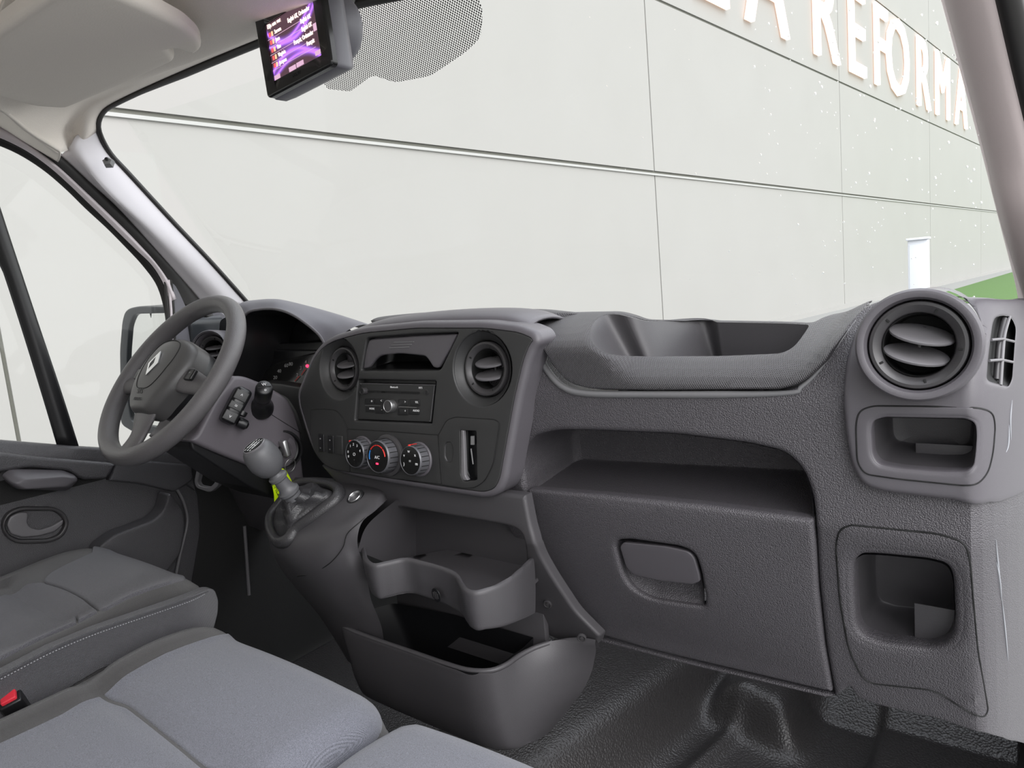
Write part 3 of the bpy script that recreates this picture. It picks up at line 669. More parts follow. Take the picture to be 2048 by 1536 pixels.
# knee pocket insert
kn = plate('knee_pocket_surround', Surf('y', lambda x, z: fD(x, z)-.0012, .3, 2.5), kneeO, M_grain, dash, holes=[kneeI], thick=.0012, rim=.001, hrim=.014, sp=.012, r=24, hthick=.02)
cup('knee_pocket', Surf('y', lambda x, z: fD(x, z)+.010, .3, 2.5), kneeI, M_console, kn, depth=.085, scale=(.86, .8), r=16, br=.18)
box('pocket_divider', (.775, .925, .556), (.05, .002, .045), M_console, kn, bev=.0008)
def seamline(name, S, pts, par, m=None, rad=.0009, r=24, closed=True, off=.0002):
    P = rpoly(pts, r); P = [S.pt(*S.pix(*q), off) for q in P]
    if closed: P = [tuple(q) for q in resample(P, .006)]
    else: P = cr_open(P, 60)
    return tube(name, P, rad, m or M_line, par, 6, closed)
seamline('seam', Surf('y', lambda x, z: fD(x, z), .3, 2.5), kneeO, dash, rad=.0013)
# padded upper panel with the open tray
def fP(x, z):
    y = .846
    zt = .855+.050/(1+math.exp(-(.395-x)/.012))+.042/(1+math.exp(-(x-.665)/.012))
    if z > zt: y += 52*(z-zt)**2
    return y
SP = Surf('y', fP, .3, 2.6)
pad = [(1046, 660, 2), (1058, 640, 6), (1075, 632), (1130, 626), (1180, 625), (1232, 624), (1262, 632), (1285, 641), (1350, 642), (1450, 643), (1560, 645), (1622, 648), (1650, 632), (1690, 625), (1742, 600, 10), (1700, 650), (1645, 730), (1604, 766), (1562, 779), (1300, 781), (1176, 778), (1134, 765), (1102, 728), (1078, 684)]
tray = [(1175, 668), (1182, 645), (1205, 630), (1232, 628), (1262, 636), (1290, 643), (1450, 645), (1560, 647), (1618, 650, 6), (1604, 672), (1585, 696), (1560, 708), (1440, 713), (1300, 714), (1240, 713), (1205, 708), (1182, 690)]
ho = []
padp = plate('padded_panel', SP, pad, M_ribs, dash, holes=[tray], thick=.02, rim=.003, hrim=.005, sp=.009, r=18, ho=ho, hthick=.006, label='ribbed texture pad')
def vcup(name, P, depth, m, par, sc=.9, dirn=(0, 0, -1), rows=10, shift=(0, 0, 0), label=None, floor=True):
    P = np.array(P); c = P.mean(0); n = len(P); d = np.array(dirn, float); vs = []; ids = []
    for k in range(rows+1):
        t = k/rows; u = min(1, t/.85); s = 1-(1-sc)*math.sin(u*math.pi/2)-(.08*max(0, (t-.8)/.2)**2)
        dd = depth*(u if t < .85 else 1)*(1 if t < .8 else 1); ids.append(len(vs))
        for p in P:
            q = c+(p-c)*s; vs.append(q+d*depth*min(1, .96*u+.04*t)+np.array(shift)*u)
    l = ids[-1]; fs = []
    for a, b in zip(ids, ids[1:]):
        for i in range(n): j = (i+1) % n; fs.append((a+i, b+i, b+j, a+j))
    cc = len(vs); vs.append(np.array(vs[l:l+n]).mean(0)); fs += [(l+i, l+(i+1) % n, cc) for i in range(n)]
    return link(fix(mesh(name, vs, fs)), name, m, par, label=label, sharp=50)
T3 = [SP.pt(a, b, -.004) for a, b in ho[0]]
c0 = np.array(T3).mean(0); xmn = min(p[0] for p in T3)
vs = []; ids = []; n = len(T3)
for k in range(9):
    t = k/8; ids.append(len(vs))
    for p in T3:
        q = np.array(p); s = 1-.02*math.sin(t*math.pi/2); x_, y_ = c0[0]+(q[0]-c0[0])*s, c0[1]+(q[1]-c0[1])*s+.0
        zt_ = .795; x_ += .075*t*max(0, 1-(q[0]-xmn)/.16)
        vs.append((x_, y_, q[2]+(zt_-q[2])*t))
fs = [(a+i, b+i, b+(i+1) % n, a+(i+1) % n) for a, b in zip(ids, ids[1:]) for i in range(n)]
cc = len(vs); vs.append((c0[0], c0[1], .795)); fs += [(ids[-1]+i, ids[-1]+(i+1) % n, cc) for i in range(n)]
link(fix(mesh('open_tray', vs, fs)), 'open_tray', M_console, dash, sharp=60)  # shade inside the tray put into its colour: darker plastic than the pad
# light ridge that borders the pad
rg = [(1050, 690), (1070, 692), (1094, 740), (1126, 774), (1174, 787), (1300, 789), (1560, 787), (1604, 772), (1640, 738), (1676, 690), (1712, 640)]
P = cr_open([SD.pt(*SD.pix(*q), -.0005) for q in rg], 120)
tube('pad_border', P, [.0052*min(1, (119-i)/50+.12) for i in range(120)], M_ridge, dash, 10)
# dash top towards the glass
G = np.array([[(x, 1.13+t*(fw(x, .90)-1.135), .878+.012*t) for x in np.linspace(-.84, .84, 40)] for t in np.linspace(0, 1, 8)])
gridmesh('dash_top', G, M_fine, dash, thick=.02)
# structure behind (closes the dash body)
S_back = Surf('y', lambda x, z: 1.03+.1*max(0, .7-z), .3, 3)
for nm, (x0, x1, z0, z1, y0, y1) in {'inner_carrier': (-.84, .84, .50, .86, 1.045, 1.06)}.items():
    box(nm, ((x0+x1)/2, (y0+y1)/2, (z0+z1)/2), (x1-x0, y1-y0, z1-z0), M_void, dash, bev=0)
# storage lid on top of the centre
A_ = [PY(*q) for q in [(748, 646, .90), (760, 641, .90), (830, 634, .905), (900, 632, .905), (960, 634, .91), (1030, 636, .915), (1075, 628, .93), (1120, 628, .95), (1170, 630, .97)]]
B_ = [PY(*q) for q in [(749, 641, .93), (770, 633, .94), (850, 625, .95), (900, 624, .95), (960, 622, .96), (1030, 619, .96), (1085, 618, .97), (1130, 622, .98), (1180, 627, .99)]]
C__ = [p+np.array([0, .12, -.02]) for p in B_]
D_ = [p+np.array([0, .004, -.010]) for p in A_]
loft('top_storage_lid', [D_, A_, B_, C__], M_ribs, dash, nu=60, nv=24, thick=.004)
A2 = [PY(*q) for q in [(690, 672, .84), (750, 652, .84), (850, 640, .845), (950, 636, .85), (1020, 640, .85), (1060, 655, .85)]]
B2 = [p+np.array([0, .06, .012]) for p in A2]; B3 = [p+np.array([0, .14, -.005]) for p in A2]
loft('centre_top', [[p+np.array([0, .0, -.05]) for p in A2], A2, B2, B3], M_fine, dash, nu=40, nv=16, thick=.004)

# ---- right-hand vent pod
fV = lambda x, z: fD(x, z)-.012
SV = Surf('y', fV, .3, 2.5)
podo = [(1752, 604, 24), (1800, 590), (1950, 597), (2048, 602), (2076, 606, 2), (2084, 960, 2), (2040, 992, 8), (1994, 1009, 16), (1880, 1000), (1766, 986), (1722, 972), (1700, 930), (1688, 860), (1684, 800), (1690, 720), (1712, 655)]
grO = [(1984, 650), (1990, 634), (2008, 630), (2024, 636), (2032, 655), (2024, 760), (2016, 776, 6), (1996, 771, 6), (1972, 764, 10), (1975, 720)]
ppO = [(1712, 850), (1718, 822), (1745, 812), (1850, 813), (1960, 816), (1985, 824), (1990, 850), (1986, 905), (1976, 945), (1956, 968), (1930, 971), (1800, 958), (1730, 948), (1715, 925)]
ppI = [(1742, 860), (1746, 842), (1768, 835, 8), (1930, 838, 8), (1950, 846), (1953, 870), (1950, 910), (1946, 934), (1928, 944), (1880, 944), (1790, 936), (1756, 928), (1745, 910)]
pod = plate('corner_panel', SV, podo, M_fine, dash, holes=[grO, ppI, vhole], thick=.02, rim=.007, hrim=.003, sp=.006, r=24, label='smooth grey corner panel')
cup('grille_recess', Surf('y', lambda x, z: fV(x, z)+.003, .3, 2.5), grO, M_void, pod, depth=.04, scale=(.8, .9), r=8)
for f_ in (.33, .64):
    p0, p1 = (1986-13*f_, 636+135*f_), (2029-6*f_, 640+134*f_)
    tube('grille_bar', [SV.pt(*SV.pix(*p0), -.004), SV.pt(*SV.pix((p0[0]+p1[0])/2, p0[1]-2), -.004), SV.pt(*SV.pix(*p1), -.006)], .0016, M_vane, pod, 8)
tube('grille_bar', cr_open([SV.pt(*SV.pix(*q), -.007) for q in [(2018, 634), (2008, 670), (2004, 710), (2000, 772)]], 16), .002, M_vane, pod, 8)
tube('grille_bar', cr_open([SV.pt(*SV.pix(*q), -.02) for q in [(2006, 640), (1996, 690), (1990, 765)]], 16), .003, M_vent, pod, 8)
up = plate('coin_pocket_surround', Surf('y', lambda x, z: fV(x, z)-.001, .3, 2.5), ppO, M_fine, dash, holes=[ppI], thick=.001, rim=.001, hrim=.006, sp=.007, r=20, hthick=.012)
cup('coin_pocket', Surf('y', lambda x, z: fV(x, z)+.006, .3, 2.5), ppI, M_console, up, depth=.075, scale=(.86, .8), shift=(0, .004), r=12, br=.18)
box('pocket_divider', (.785, .895, .776), (.055, .002, .022), M_console, up, bev=.0008)
seamline('seam', SV, ppO, dash, rad=.0011, r=20)
# scuffs on the corner
M_scuff = mat('pale_scuff', (.30, .31, .33), .6)
for q in [[(1992, 1080), (1994, 1110), (1998, 1150), (2001, 1180)], [(1993, 1125), (1999, 1160), (2003, 1200)], [(2004, 1200), (2010, 1260), (2016, 1322)], [(2024, 800), (2020, 840), (2022, 880)], [(2018, 850), (2016, 890), (2012, 905)]]:
    S_ = SV if q[0][1] < 1000 else SD
    tube('scuff_mark', cr_open([S_.pt(*S_.pix(*p), .0) for p in q], 14), [.0003+.0009*math.sin(math.pi*i/13) for i in range(14)], M_scuff, dash, 5)

# ---- round air vents, one thing each
def air_vent(label, c, nrm, R, big=False, tilt=0, dish=None, dishm=None):
    Mx = frame(c, nrm) @ Matrix.Rotation(tilt, 4, 'Z')
    t = thing('air_vent', label, 'air vent', mat=Mx, group='round dashboard air vents')
    s = R/.042
    if big:
        lathe('outer_bezel', [(.0575, -.012), (.0590, .004), (.0582, .013), (.056, .016), (.053, .0165), (.0495, .0150), (.0475, .008), (.0472, -.02)], M_fine, t, 64)
        lathe('bezel_wall', [(.0590, .003), (.0588, -.08), (0, -.08)], M_fine, t, 64)
    if dish:
        lathe('dish', [(dish, -.0005), (dish-.003, -.0035), (R+.0035, -.011), (R+.002, -.014), (R+.001, -.03)], dishm or M_fine, t, 64)
        zo = -.013
    else: zo = .002
    ring = lathe('ring', [(R, zo-.012), (R, zo+.002), (R-.0012, zo+.0045), (R-.004*s, zo+.005), (R-.0102*s, zo+.0005), (R-.0118*s, zo-.003), (R-.012*s, zo-.02)], M_vent, t, 64)
    for k in range(5):
        a = math.radians(78+72*k); r_ = R-.006*s
        box('notch', (0, 0, 0), (.0022*s, .0065*s, .0016), M_void, ring, Matrix.Translation((r_*math.cos(a), r_*math.sin(a), zo+.0032)) @ Matrix.Rotation(a-math.pi/2, 4, 'Z'), .0003, False)
    rb = R-.0122*s
    lathe('barrel', [(rb, zo), (rb, zo-.045), (rb*.96, zo-.05), (0, zo-.05)], M_void, t, 48)
    for k, (yy, ang) in enumerate([(.34, 28), (-.32, 28)]):
        # lens-shaped vane: flat ellipse lying across the barrel, tilted
        n_ = 28; vs = []; fs = []; w_ = rb*(1-.1*abs(yy)); d_ = rb*.62
        prof = [(1.0, 0), (.985, .10), (.9, .16), (.5, .2), (0, .21)]
        top = []
        for sgn in (1, -1):
            for (f_, h_) in prof:
                row = []
                for i in range(n_):
                    a = 2*math.pi*i/n_
                    row.append(len(vs)); vs.append((w_*f_*math.cos(a), sgn*h_*.0115*s-.0012*s*(f_ < .6 and sgn > 0), d_*f_*math.sin(a)))
                top.append(row)
        for g in (0, 5):
            for r1, r2 in zip(top[g:g+5], top[g+1:g+5]):
                for i in range(n_): j = (i+1) % n_; fs.append((r1[i], r1[j], r2[j], r2[i]))
        me = fix(mesh('vane', vs, fs)); me.transform(Matrix.Translation((0, yy*rb, zo-.010*s)) @ Matrix.Rotation(math.radians(ang), 4, 'X'))
        link(me, 'vane', M_vane, t, False, sharp=50)
    box('vane_link', (0, 0, zo-.022*s), (.004, rb*1.2, .004), M_vent, t, bev=.001, world=False)
    return t
pc_ = VC
air_vent('large round air vent with thick grey bezel on the right dashboard corner', pc_, (.06, -1, .10), .0462, True, math.radians(-14))
# ================================================================ CENTRE STACK
fS = lambda x, z: .800+.13*(z-.80)+.25*max(0, abs(x+.03)-.14)**2
SS = Surf('y', fS, .3, 2.5)
cs = thing('centre_stack', 'dark centre control panel with raised light edge, holding radio and heater knobs', 'control panel', (-.03, .85, .66))
stack_o = [(640, 686, 20), (665, 670), (724, 654), (833, 643), (970, 642), (1040, 650, 20), (1072, 664, 14), (1080, 684, 10), (1068, 700, 8), (1058, 725), (1040, 800), (1010, 965), (996, 990), (970, 999), (915, 991), (779, 969), (697, 953), (650, 938), (628, 912), (612, 872), (594, 812), (592, 785), (606, 750), (622, 710)]
def ell(cx, cy, r, S, n=40):
    a0, b0 = S.pix(cx, cy); return np.array([[a0+r*math.cos(2*math.pi*i/n), b0+r*math.sin(2*math.pi*i/n)] for i in range(n)])
vL, vR = (677, 738), (962, 738)
lidO = [(733, 676, 8), (830, 668), (917, 665, 4), (900, 700), (880, 741, 8), (800, 742), (722, 742, 4), (727, 710)]
radO = [(716, 759, 3), (872, 762, 3), (863, 848, 4), (709, 842, 4)]
slotO = [(921, 860, 3), (953, 862, 3), (955, 960, 4), (928, 963, 6), (922, 950, 3)]
ovalO = [(890, 892), (893, 884), (902, 884), (906, 893), (907, 912), (903, 924), (895, 924), (890, 915)]
fo_ = uvloop(SS, stack_o, 16, .004); fi_ = inset(fo_, .0105); fi_ = resample(fi_, .004); fi2_ = inset(fi_, .0003)
plate('stack_frame', SS, fo_, M_fine, cs, holes=[fi_], thick=.045, rim=.0095, hrim=.001, sp=.011, hthick=.006, label='lighter grey raised frame')
body = plate('stack_fascia', SS, fi2_, M_stack, cs, holes=[ell(*vL, .0555, SS), ell(*vR, .0565, SS), lidO, radO, slotO], thick=.035, rim=.002, hrim=.003, sp=.011, r=16, esp=.004)
a_, b_ = SS.pix(*vL); air_vent('round air vent at the left of the centre stack beside the instrument hood', SS.pt(a_, b_, -.001), (0, -1, .13), .0400, dish=.0560, dishm=M_stack)
a_, b_ = SS.pix(*vR); air_vent('round air vent at the right of the centre stack beside the lidded bin', SS.pt(a_, b_, -.001), (0, -1, .13), .0425, dish=.0570, dishm=M_stack)
# lidded bin
SB = Surf('y', lambda x, z: fS(x, z)+.004, .3, 2.5)
lid = plate('bin_lid', SB, [(737, 679, 8), (830, 672), (914, 668, 4), (898, 700), (876, 737, 5), (866, 735, 4), (858, 722), (850, 712, 6), (800, 707, 10), (760, 711, 10), (747, 722), (738, 735, 4), (726, 738, 3), (730, 705)], M_fine, cs, thick=.006, rim=.003, r=8, sp=.01, label='satin grey lid with finger cut-out')
for k, (x0, y0, x1) in enumerate([(788, 685, 828), (783, 690.5, 824), (779, 696, 819)]):
    tube('lid_rib', [SB.pt(*SB.pix(x0, y0), .0002), SB.pt(*SB.pix(x1, y0-1.5), .0002)], .0009, M_ridge, lid, 8)
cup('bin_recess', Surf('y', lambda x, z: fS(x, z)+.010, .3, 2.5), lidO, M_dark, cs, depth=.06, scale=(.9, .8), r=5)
# seams of the three lower panels
SSo = Surf('y', lambda x, z: fS(x, z), .3, 2.5)
sw_ = [(623, 819, 3), (648, 818, 3), (672, 820, 8), (684, 832, 8), (695, 858, 3), (699, 905, 3), (701, 944, 3), (668, 938, 10), (645, 925, 12), (630, 900, 10), (622, 870, 8)]
cl_ = [(696, 858, 2), (780, 863, 2), (877, 870, 2), (880, 920, 2), (884, 968, 2), (790, 957, 2), (702, 944, 2)]
cd_ = [(878, 869, 4), (895, 839, 8), (912, 834, 6), (990, 839, 4), (999, 845, 4), (996, 870, 6), (987, 928, 12), (970, 962, 12), (950, 975, 10), (930, 976, 6), (885, 969, 2), (881, 920, 4)]
for nm, o_, hs in (('switch_panel', sw_, []), ('climate_panel', cl_, []), ('card_panel', cd_, [slotO, ovalO])):
    plate(nm, SSo, o_, M_stack, cs, holes=hs, thick=.0012, rim=.0009, hrim=.0015, off=.0012, sp=.012, r=6)
    seamline('seam', SSo, o_, cs, rad=.0008, r=6, off=.0008)
# switches
SSp = Surf('y', lambda x, z: fS(x, z)-.0012, .3, 2.5)
for k, q in enumerate([(638, 867, 649, 903), (657, 870, 668, 906), (674, 871, 686, 908)]):
    s_ = plate('rocker_switch' if k < 2 else 'switch_blank', SSp, [(q[0], q[1], 1), (q[2], q[1]+1, 1), (q[2]+1, q[3]+1, 1), (q[0]+1, q[3], 1)], M_dark if k < 2 else M_stack, cs, thick=.003, rim=.001, off=.0025, sp=.01, r=1)
    if k < 2:
        for f_ in (.25, .78):
            a_, b_ = SS.pix((q[0]+q[2])/2+.5, q[1]+(q[3]-q[1])*f_); text('switch_symbol', 'o' if f_ < .5 else '=', frame(SS.pt(a_, b_, .0040), (0, -1, .13)), .006, M_greyp, s_)
# heater knobs
def knob(name, base, r, ln, face, par):
    a0, b0 = SS.pix(*base); c = SS.pt(a0, b0, .0012); Mk = frame(c, (0, -1, .13))
    bs = lathe(name, [(r*1.13, 0), (r*1.13, .0015), (r*1.08, .003), (r*1.0, .0032)], M_fine, par, 48, True, Mk)
    gr = lathe('grip', [(r, .0), (r*.985, ln*.55), (r*.955, ln*.9), (r*.93, ln), (r*.90, ln+.0006), (r*.885, ln-.0004)], M_knob, bs, 60, True, Mk)
    for k in range(20):
        t = 2*math.pi*k/20; box('grip_groove', (0, 0, 0), (.0012, .0009, ln*.8), M_line, bs, Mk @ Matrix.Rotation(t, 4, 'Z') @ Matrix.Translation((0, r*.985, ln*.48)), .0002)
    fc = lathe('knob_face', [(r*.888, ln-.0006), (r*.87, ln), (0, ln+.0006)], M_gloss, bs, 48, True, Mk)
    return bs, Mk @ Matrix.Translation((0, 0, ln+.0009)), Mk
k1, F1, K1 = knob('fan_knob', (727, 905), .0262, .019, None, cs)
k2, F2, K2 = knob('temperature_knob', (779, 910), .0292, .026, None, cs)
lathe('collar', [(.036, 0), (.036, .004), (.0335, .0062), (.030, .0064)], M_vent, k2, 48, True, K2)
k3, F3, K3 = knob('air_direction_knob', (840, 918), .0255, .021, None, cs)
def ontface(par, M, s, x, y, size, m=M_white): text('print', s, M @ Matrix.Translation((x, y, 0)), size, m, par)
for ch, an in zip('0R1234', (172, 200, 128, 96, 62, 22)): ontface(k1, F1, ch if ch != 'R' else '8', .0165*math.cos(math.radians(an)), .0165*math.sin(math.radians(an)), .0062)
ontface(k1, F1, 'O', 0, -.001, .008); ontface(k1, F1, '-', 0, -.010, .006, M_greyp)
def arcp(par, M, r, a0, a1, m, w_=.0009):
    P = [M @ Vector((r*math.cos(math.radians(a)), r*math.sin(math.radians(a)), .0)) for a in np.linspace(a0, a1, 14)]; tube('arc_mark', [tuple(p) for p in P], w_, m, par, 6)
for a0, a1, m_ in ((196, 150, M_blue), (143, 97, M_red), (89, 50, M_red), (44, 5, M_red)): arcp(k2, F2, .0195, a0, a1, m_)
ontface(k2, F2, 'A/C', 0, -.001, .0075)
box('lamp', (0, -.0115, 0), (.0055, .0028, .0006), M_redlit, k2, F2, .0002)
for an, s in ((205, ')'), (150, 'v'), (100, 'w'), (40, 'x'), (345, 'm')): ontface(k3, F3, s, .0155*math.cos(math.radians(an)), .0155*math.sin(math.radians(an)), .0075)
text('print', '=', F3 @ Matrix.Translation((0, -.001, 0)), .008, M_white, k3)
for kk, Mk, an, r_, ln in ((k1, K1, 125, .0262, .019), (k3, K3, 100, .0255, .021), (k2, K2, 158, .0292, .026)):
    t = math.radians(an)
    Mb = Mk @ Matrix.Rotation(t-math.pi/2, 4, 'Z') @ Matrix.Translation((0, r_*.97, ln*(.5 if kk is not k2 else .62))); box('red_pointer', (0, 0, 0), (.0034, .0030, ln*(.95 if kk is not k2 else .35)), M_red, kk, Mb, .0008)
# card slot and lamp button
cup('slot_recess', Surf('y', lambda x, z: fS(x, z)+.001, .3, 2.5), slotO, M_dark, cs, depth=.014, scale=(.86, .95), r=3, br=.15)
plate('slot_guide', Surf('y', lambda x, z: fS(x, z)-.001, .3, 2.5), [(921, 860, 2), (927, 860, 2), (930, 952, 2), (936, 961, 2), (926, 962, 4), (921, 950, 2)], M_vane, cs, thick=.006, rim=.0018, r=2, sp=.01)
Sq = Surf('y', lambda x, z: fS(x, z)+.010, .3, 2.5)
plate('card_contacts', Sq, [(941, 872, 1), (948, 872, 1), (948, 890, 1), (941, 890, 1)], M_greyp, cs, thick=.002, rim=.0004, r=1, sp=.01)
tube('card_lettering', [Sq.pt(*Sq.pix(943, 897), .001), Sq.pt(*Sq.pix(947, 928), .001)], .0011, M_greyp, cs, 6)
cup('lamp_button_recess', Surf('y', lambda x, z: fS(x, z)-.001, .3, 2.5), ovalO, M_vent, cs, depth=.006, scale=(.7, .85), r=6)
plate('indicator_lamp', Surf('y', lambda x, z: fS(x, z)+.003, .3, 2.5), [(898, 905, 2), (905, 905, 2), (905, 917, 2), (898, 917, 2)], M_redlit, cs, thick=.002, rim=.0006, r=2, sp=.01)
# ---- radio
rd = thing('car_radio', 'black car radio with CD slot and round silver volume knob in the centre stack', 'radio', SS.pt(*SS.pix(790, 845)))
SR = Surf('y', lambda x, z: fS(x, z)+.006, .3, 2.5)
rb_ = plate('radio_body', SR, [(720, 766, 3), (870, 769, 3), (862, 845, 3), (713, 839, 5)], M_stack, rd, thick=.05, rim=.002, r=3, sp=.012)
cup('radio_well', Surf('y', lambda x, z: fS(x, z)+.003, .3, 2.5), radO, M_dark, rd, depth=.012, scale=(1, 1), r=3, br=.1)
seamline('trim_line', Surf('y', lambda x, z: fS(x, z)+.0055, .3, 2.5), [(720, 767, 3), (869, 770, 3), (861, 843, 3)], rd, M_vane, .0005, 3, False)
P = [(735, 781), (845, 787), (845, 790), (735, 783.5)]
plate('disc_slot', Surf('y', lambda x, z: fS(x, z)+.0045, .3, 2.5), [(732, 781, 1), (838, 784, 1), (838, 788, 1), (732, 784, 1)], M_void, rd, thick=.001, rim=0, sp=.02, r=1)
def rknob(name, px, py, r, ln, m, side, base=.006):
    a0, b0 = SS.pix(px, py); Mk = frame(SS.pt(a0, b0, -.006), (0, -1, .13))
    k = lathe(name, [(r, 0), (r, ln*.9), (r*.93, ln), (r*.88, ln), (r*.86, ln-.0004)], side, rd, 40, True, Mk)
    lathe('knob_cap', [(r*.86, ln-.0004), (0, ln-.0002)], m, k, 40, True, Mk)
rknob('volume_knob', 780, 813, .0108, .012, M_vent, M_silver)
rknob('power_knob', 727, 783, .0058, .010, M_dark, M_vent)
rknob('eject_button', 848, 786, .0042, .0012, M_dark, M_vent)
SRb = Surf('y', lambda x, z: fS(x, z)+.0055, .3, 2.5)
for q, s in (((730, 796, 749, 809), 'o'), ((749, 796, 768, 809), '<'), ((731, 812, 749, 825), 'MODE'), ((750, 812, 769, 828), '-'), ((796, 798, 817, 812), '>'), ((819, 798, 840, 813), 'TEL'), ((796, 815, 817, 831), '+'), ((818, 815, 839, 830), 'AUDIO')):
    b = plate('radio_button', SRb, [(q[0]+.6, q[1]+.6, 1.5), (q[2]-.6, q[1]+1, 1.5), (q[2]-.6, q[3]-.6, 1.5), (q[0]+.6, q[3]-1, 1.5)], M_dark, rd, thick=.001, rim=.0006, off=.0008, sp=.012, r=1.5)
    a0, b0 = SS.pix((q[0]+q[2])/2, (q[1]+q[3])/2); text('print', s, frame(SS.pt(a0, b0, -.0044), (0, -1, .13)), .0048 if len(s) > 1 else .0065, M_white, b)
for q in (((731, 810.5), (762, 811.5)), ((798, 813.5), (834, 815))):
    tube('silver_strip', [SRb.pt(*SRb.pix(*p), .001) for p in q], .0004, M_silver, rd, 6)
for px, py, s, sz in ((783, 775.5, 'Bluetooth', .0048), (836, 777, 'MP3', .0048)):
    a0, b0 = SS.pix(px, py); text('radio_lettering', s, frame(SS.pt(a0, b0, -.0058), (0, -1, .13)), sz, M_white, rd)

# ================================================================ CENTRE CONSOLE
con = thing('centre_console', 'dark plastic lower console with cup holder ledge and deep storage bin', 'console', (.1, .8, .25))
fC = lambda x, z: .805+(.48*(.62-z) if z < .62 else 0)+.0*(x)
SC = Surf('y', fC, .3, 2.5)
up_o = [(640, 930, 3), (700, 945, 2), (990, 985, 2), (1048, 992, 2), (1060, 1055), (1078, 1110), (1104, 1155), (1150, 1224), (1199, 1273, 4), (1192, 1292, 4), (1140, 1290), (1085, 1268, 6), (1062, 1255, 4), (1048, 1240, 6), (1046, 1150), (1051, 1120), (1050, 1095), (1043, 1068), (1028, 1056), (1004, 1050), (797, 1014, 10), (770, 1030), (745, 1060), (735, 1085), (700, 1090, 4), (700, 1000, 4)]
plate('console_face', SC, up_o, M_console, con, thick=.02, rim=.006, sp=.013, r=18)
lip = [(723, 1097), (728, 1119), (746, 1130), (773, 1126), (808, 1119), (840, 1125), (875, 1134), (906, 1148), (918, 1166), (928, 1179), (947, 1185), (973, 1180), (1008, 1166), (1039, 1144), (1066, 1117)]
lbo = [(734, 1173), (744, 1192), (765, 1202), (785, 1203), (815, 1203), (845, 1208), (878, 1217), (908, 1228), (924, 1240), (938, 1254), (961, 1261), (987, 1263), (1018, 1258), (1048, 1255), (1080, 1253)]
T = [PZ(x, y, .60) for x, y in lip]
T[-1] = np.array(SC.pt(*SC.pix(1066, 1117), -.002))
T = cr_open(T, 90)
cen = T.mean(0); inn_ = []
for i in range(90):
    d = T[min(i+1, 89)]-T[max(i-1, 0)]; nrm = np.array([-d[1], d[0], 0]); nrm /= np.linalg.norm(nrm); inn_.append(nrm)
inn_ = np.array(inn_)
for _ in range(3): inn_[1:-1] = (inn_[:-2]+inn_[1:-1]+inn_[2:])/3
hh = np.interp(np.linspace(0, 1, 90), [0, .25, .5, .60, .68, .78, .9, 1], [.060, .058, .064, .060, .058, .068, .080, .090])
Bm = T-np.array([0, 0, 1])*hh[:, None]+inn_*.006
rowsG = [Bm+inn_*.012, Bm+inn_*.002, Bm-inn_*.001+np.array([0, 0, .004]), Bm*.5+T*.5-inn_*.002, T-inn_*.0005-np.array([0, 0, .004]), T+inn_*.001, T+inn_*.0035+np.array([0, 0, .0015]), T+inn_*.006, T+inn_*.007-np.array([0, 0, .006]), T+inn_*.008-np.array([0, 0, .055])]
G = np.stack([cr_open(np.array([r_[i] for r_ in rowsG]), 40) for i in range(90)], 1)
gridmesh('cup_holder_wall', G, M_console, con)
# ledge floor and inside walls
fl = [(p[0], p[1]) for p in (T+inn_*.007)[::2]]
Sfl = Surf('z', lambda a, b: .548)
flp = np.array(fl+[(.235, .868), (.02, .87), (-.03, .80)]);
if area(flp) < 0: flp = flp[::-1]
plate('ledge_floor', Sfl, resample(flp, .008), M_console, con, thick=.006, rim=0, sp=.02)
lathe('cup_ring', [(.030, .0), (.030, .0012), (.028, .0012), (.028, 0)], M_console, con, 40, True, Matrix.Translation((.215, .745, .548)))
yb = .88
wl = [[PY(715, 1102, .70), PY(735, 1050, .725), PY(792, 1000, .79)], [PY(833, 1150, yb), PY(832, 1080, yb), PY(832, 1000, yb)]]
loft('cubby_side', wl, M_console, con, nu=20, nv=10)
box('cubby_back', (.035, yb+.006, .515), (.36, .012, .34), M_console, con, bev=.001)
# bin
rim_ = [(690, 1247), (694, 1234), (700, 1230), (787, 1206), (920, 1232), (1040, 1256), (1074, 1261), (1070, 1272), (1045, 1297), (992, 1332), (970, 1343), (952, 1346), (932, 1344), (890, 1331), (812, 1303), (736, 1276), (700, 1262)]
R3 = resample([PZ(x, y, .42) for x, y in rpoly(rim_, 10)], .006)
R3[:, 1] = np.minimum(R3[:, 1], .874)
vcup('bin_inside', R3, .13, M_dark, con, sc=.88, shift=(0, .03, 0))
pl = [(-.155, .775), (-.153, .752), (-.135, .739), (-.06, .735), (.04, .735), (.12, .735), (.165, .739), (.195, .754), (.208, .79), (.212, .83), (.216, .868), (.245, .882)]
ends = [(1190, 1285, .884), (1192, 1300, .886), (1189, 1318, .889), (1182, 1347, .893), (1165, 1382, .90), (1142, 1412, .908), (1120, 1440, .915), (1101, 1461, .93)]
mids = [(1130, 1262, .878), (1137, 1280, .868), (1142, 1300, .866), (1142, 1330, .866), (1128, 1372, .87), (1108, 1410, .88), (1088, 1440, .89), (1070, 1468, .92)]
zz = [.420, .405, .385, .355, .320, .290, .270, .260]; dy = [0, .001, .003, .007, .012, .020, .032, .058]
rows3 = []
for k in range(8):
    base = [np.array([x+(.004*k if x < -.14 else 0), y+dy[k], zz[k]]) for x, y in pl[:8]]
    C0 = np.array([.206, .778+dy[k], zz[k]]); En = PY(*ends[k]); f = min(1, k/6)
    Q0 = np.array([.207, .892, zz[k]])*(1-f)+((C0+En)/2+np.array([.006, -.006, 0]))*f
    rows3.append(base+[C0*(1-t)**2+2*t*(1-t)*Q0+En*t*t for t in (0, .16, .33, .5, .66, .82, 1)])
topr = [p+np.array([0, .005, .003]) for p in rows3[0]]
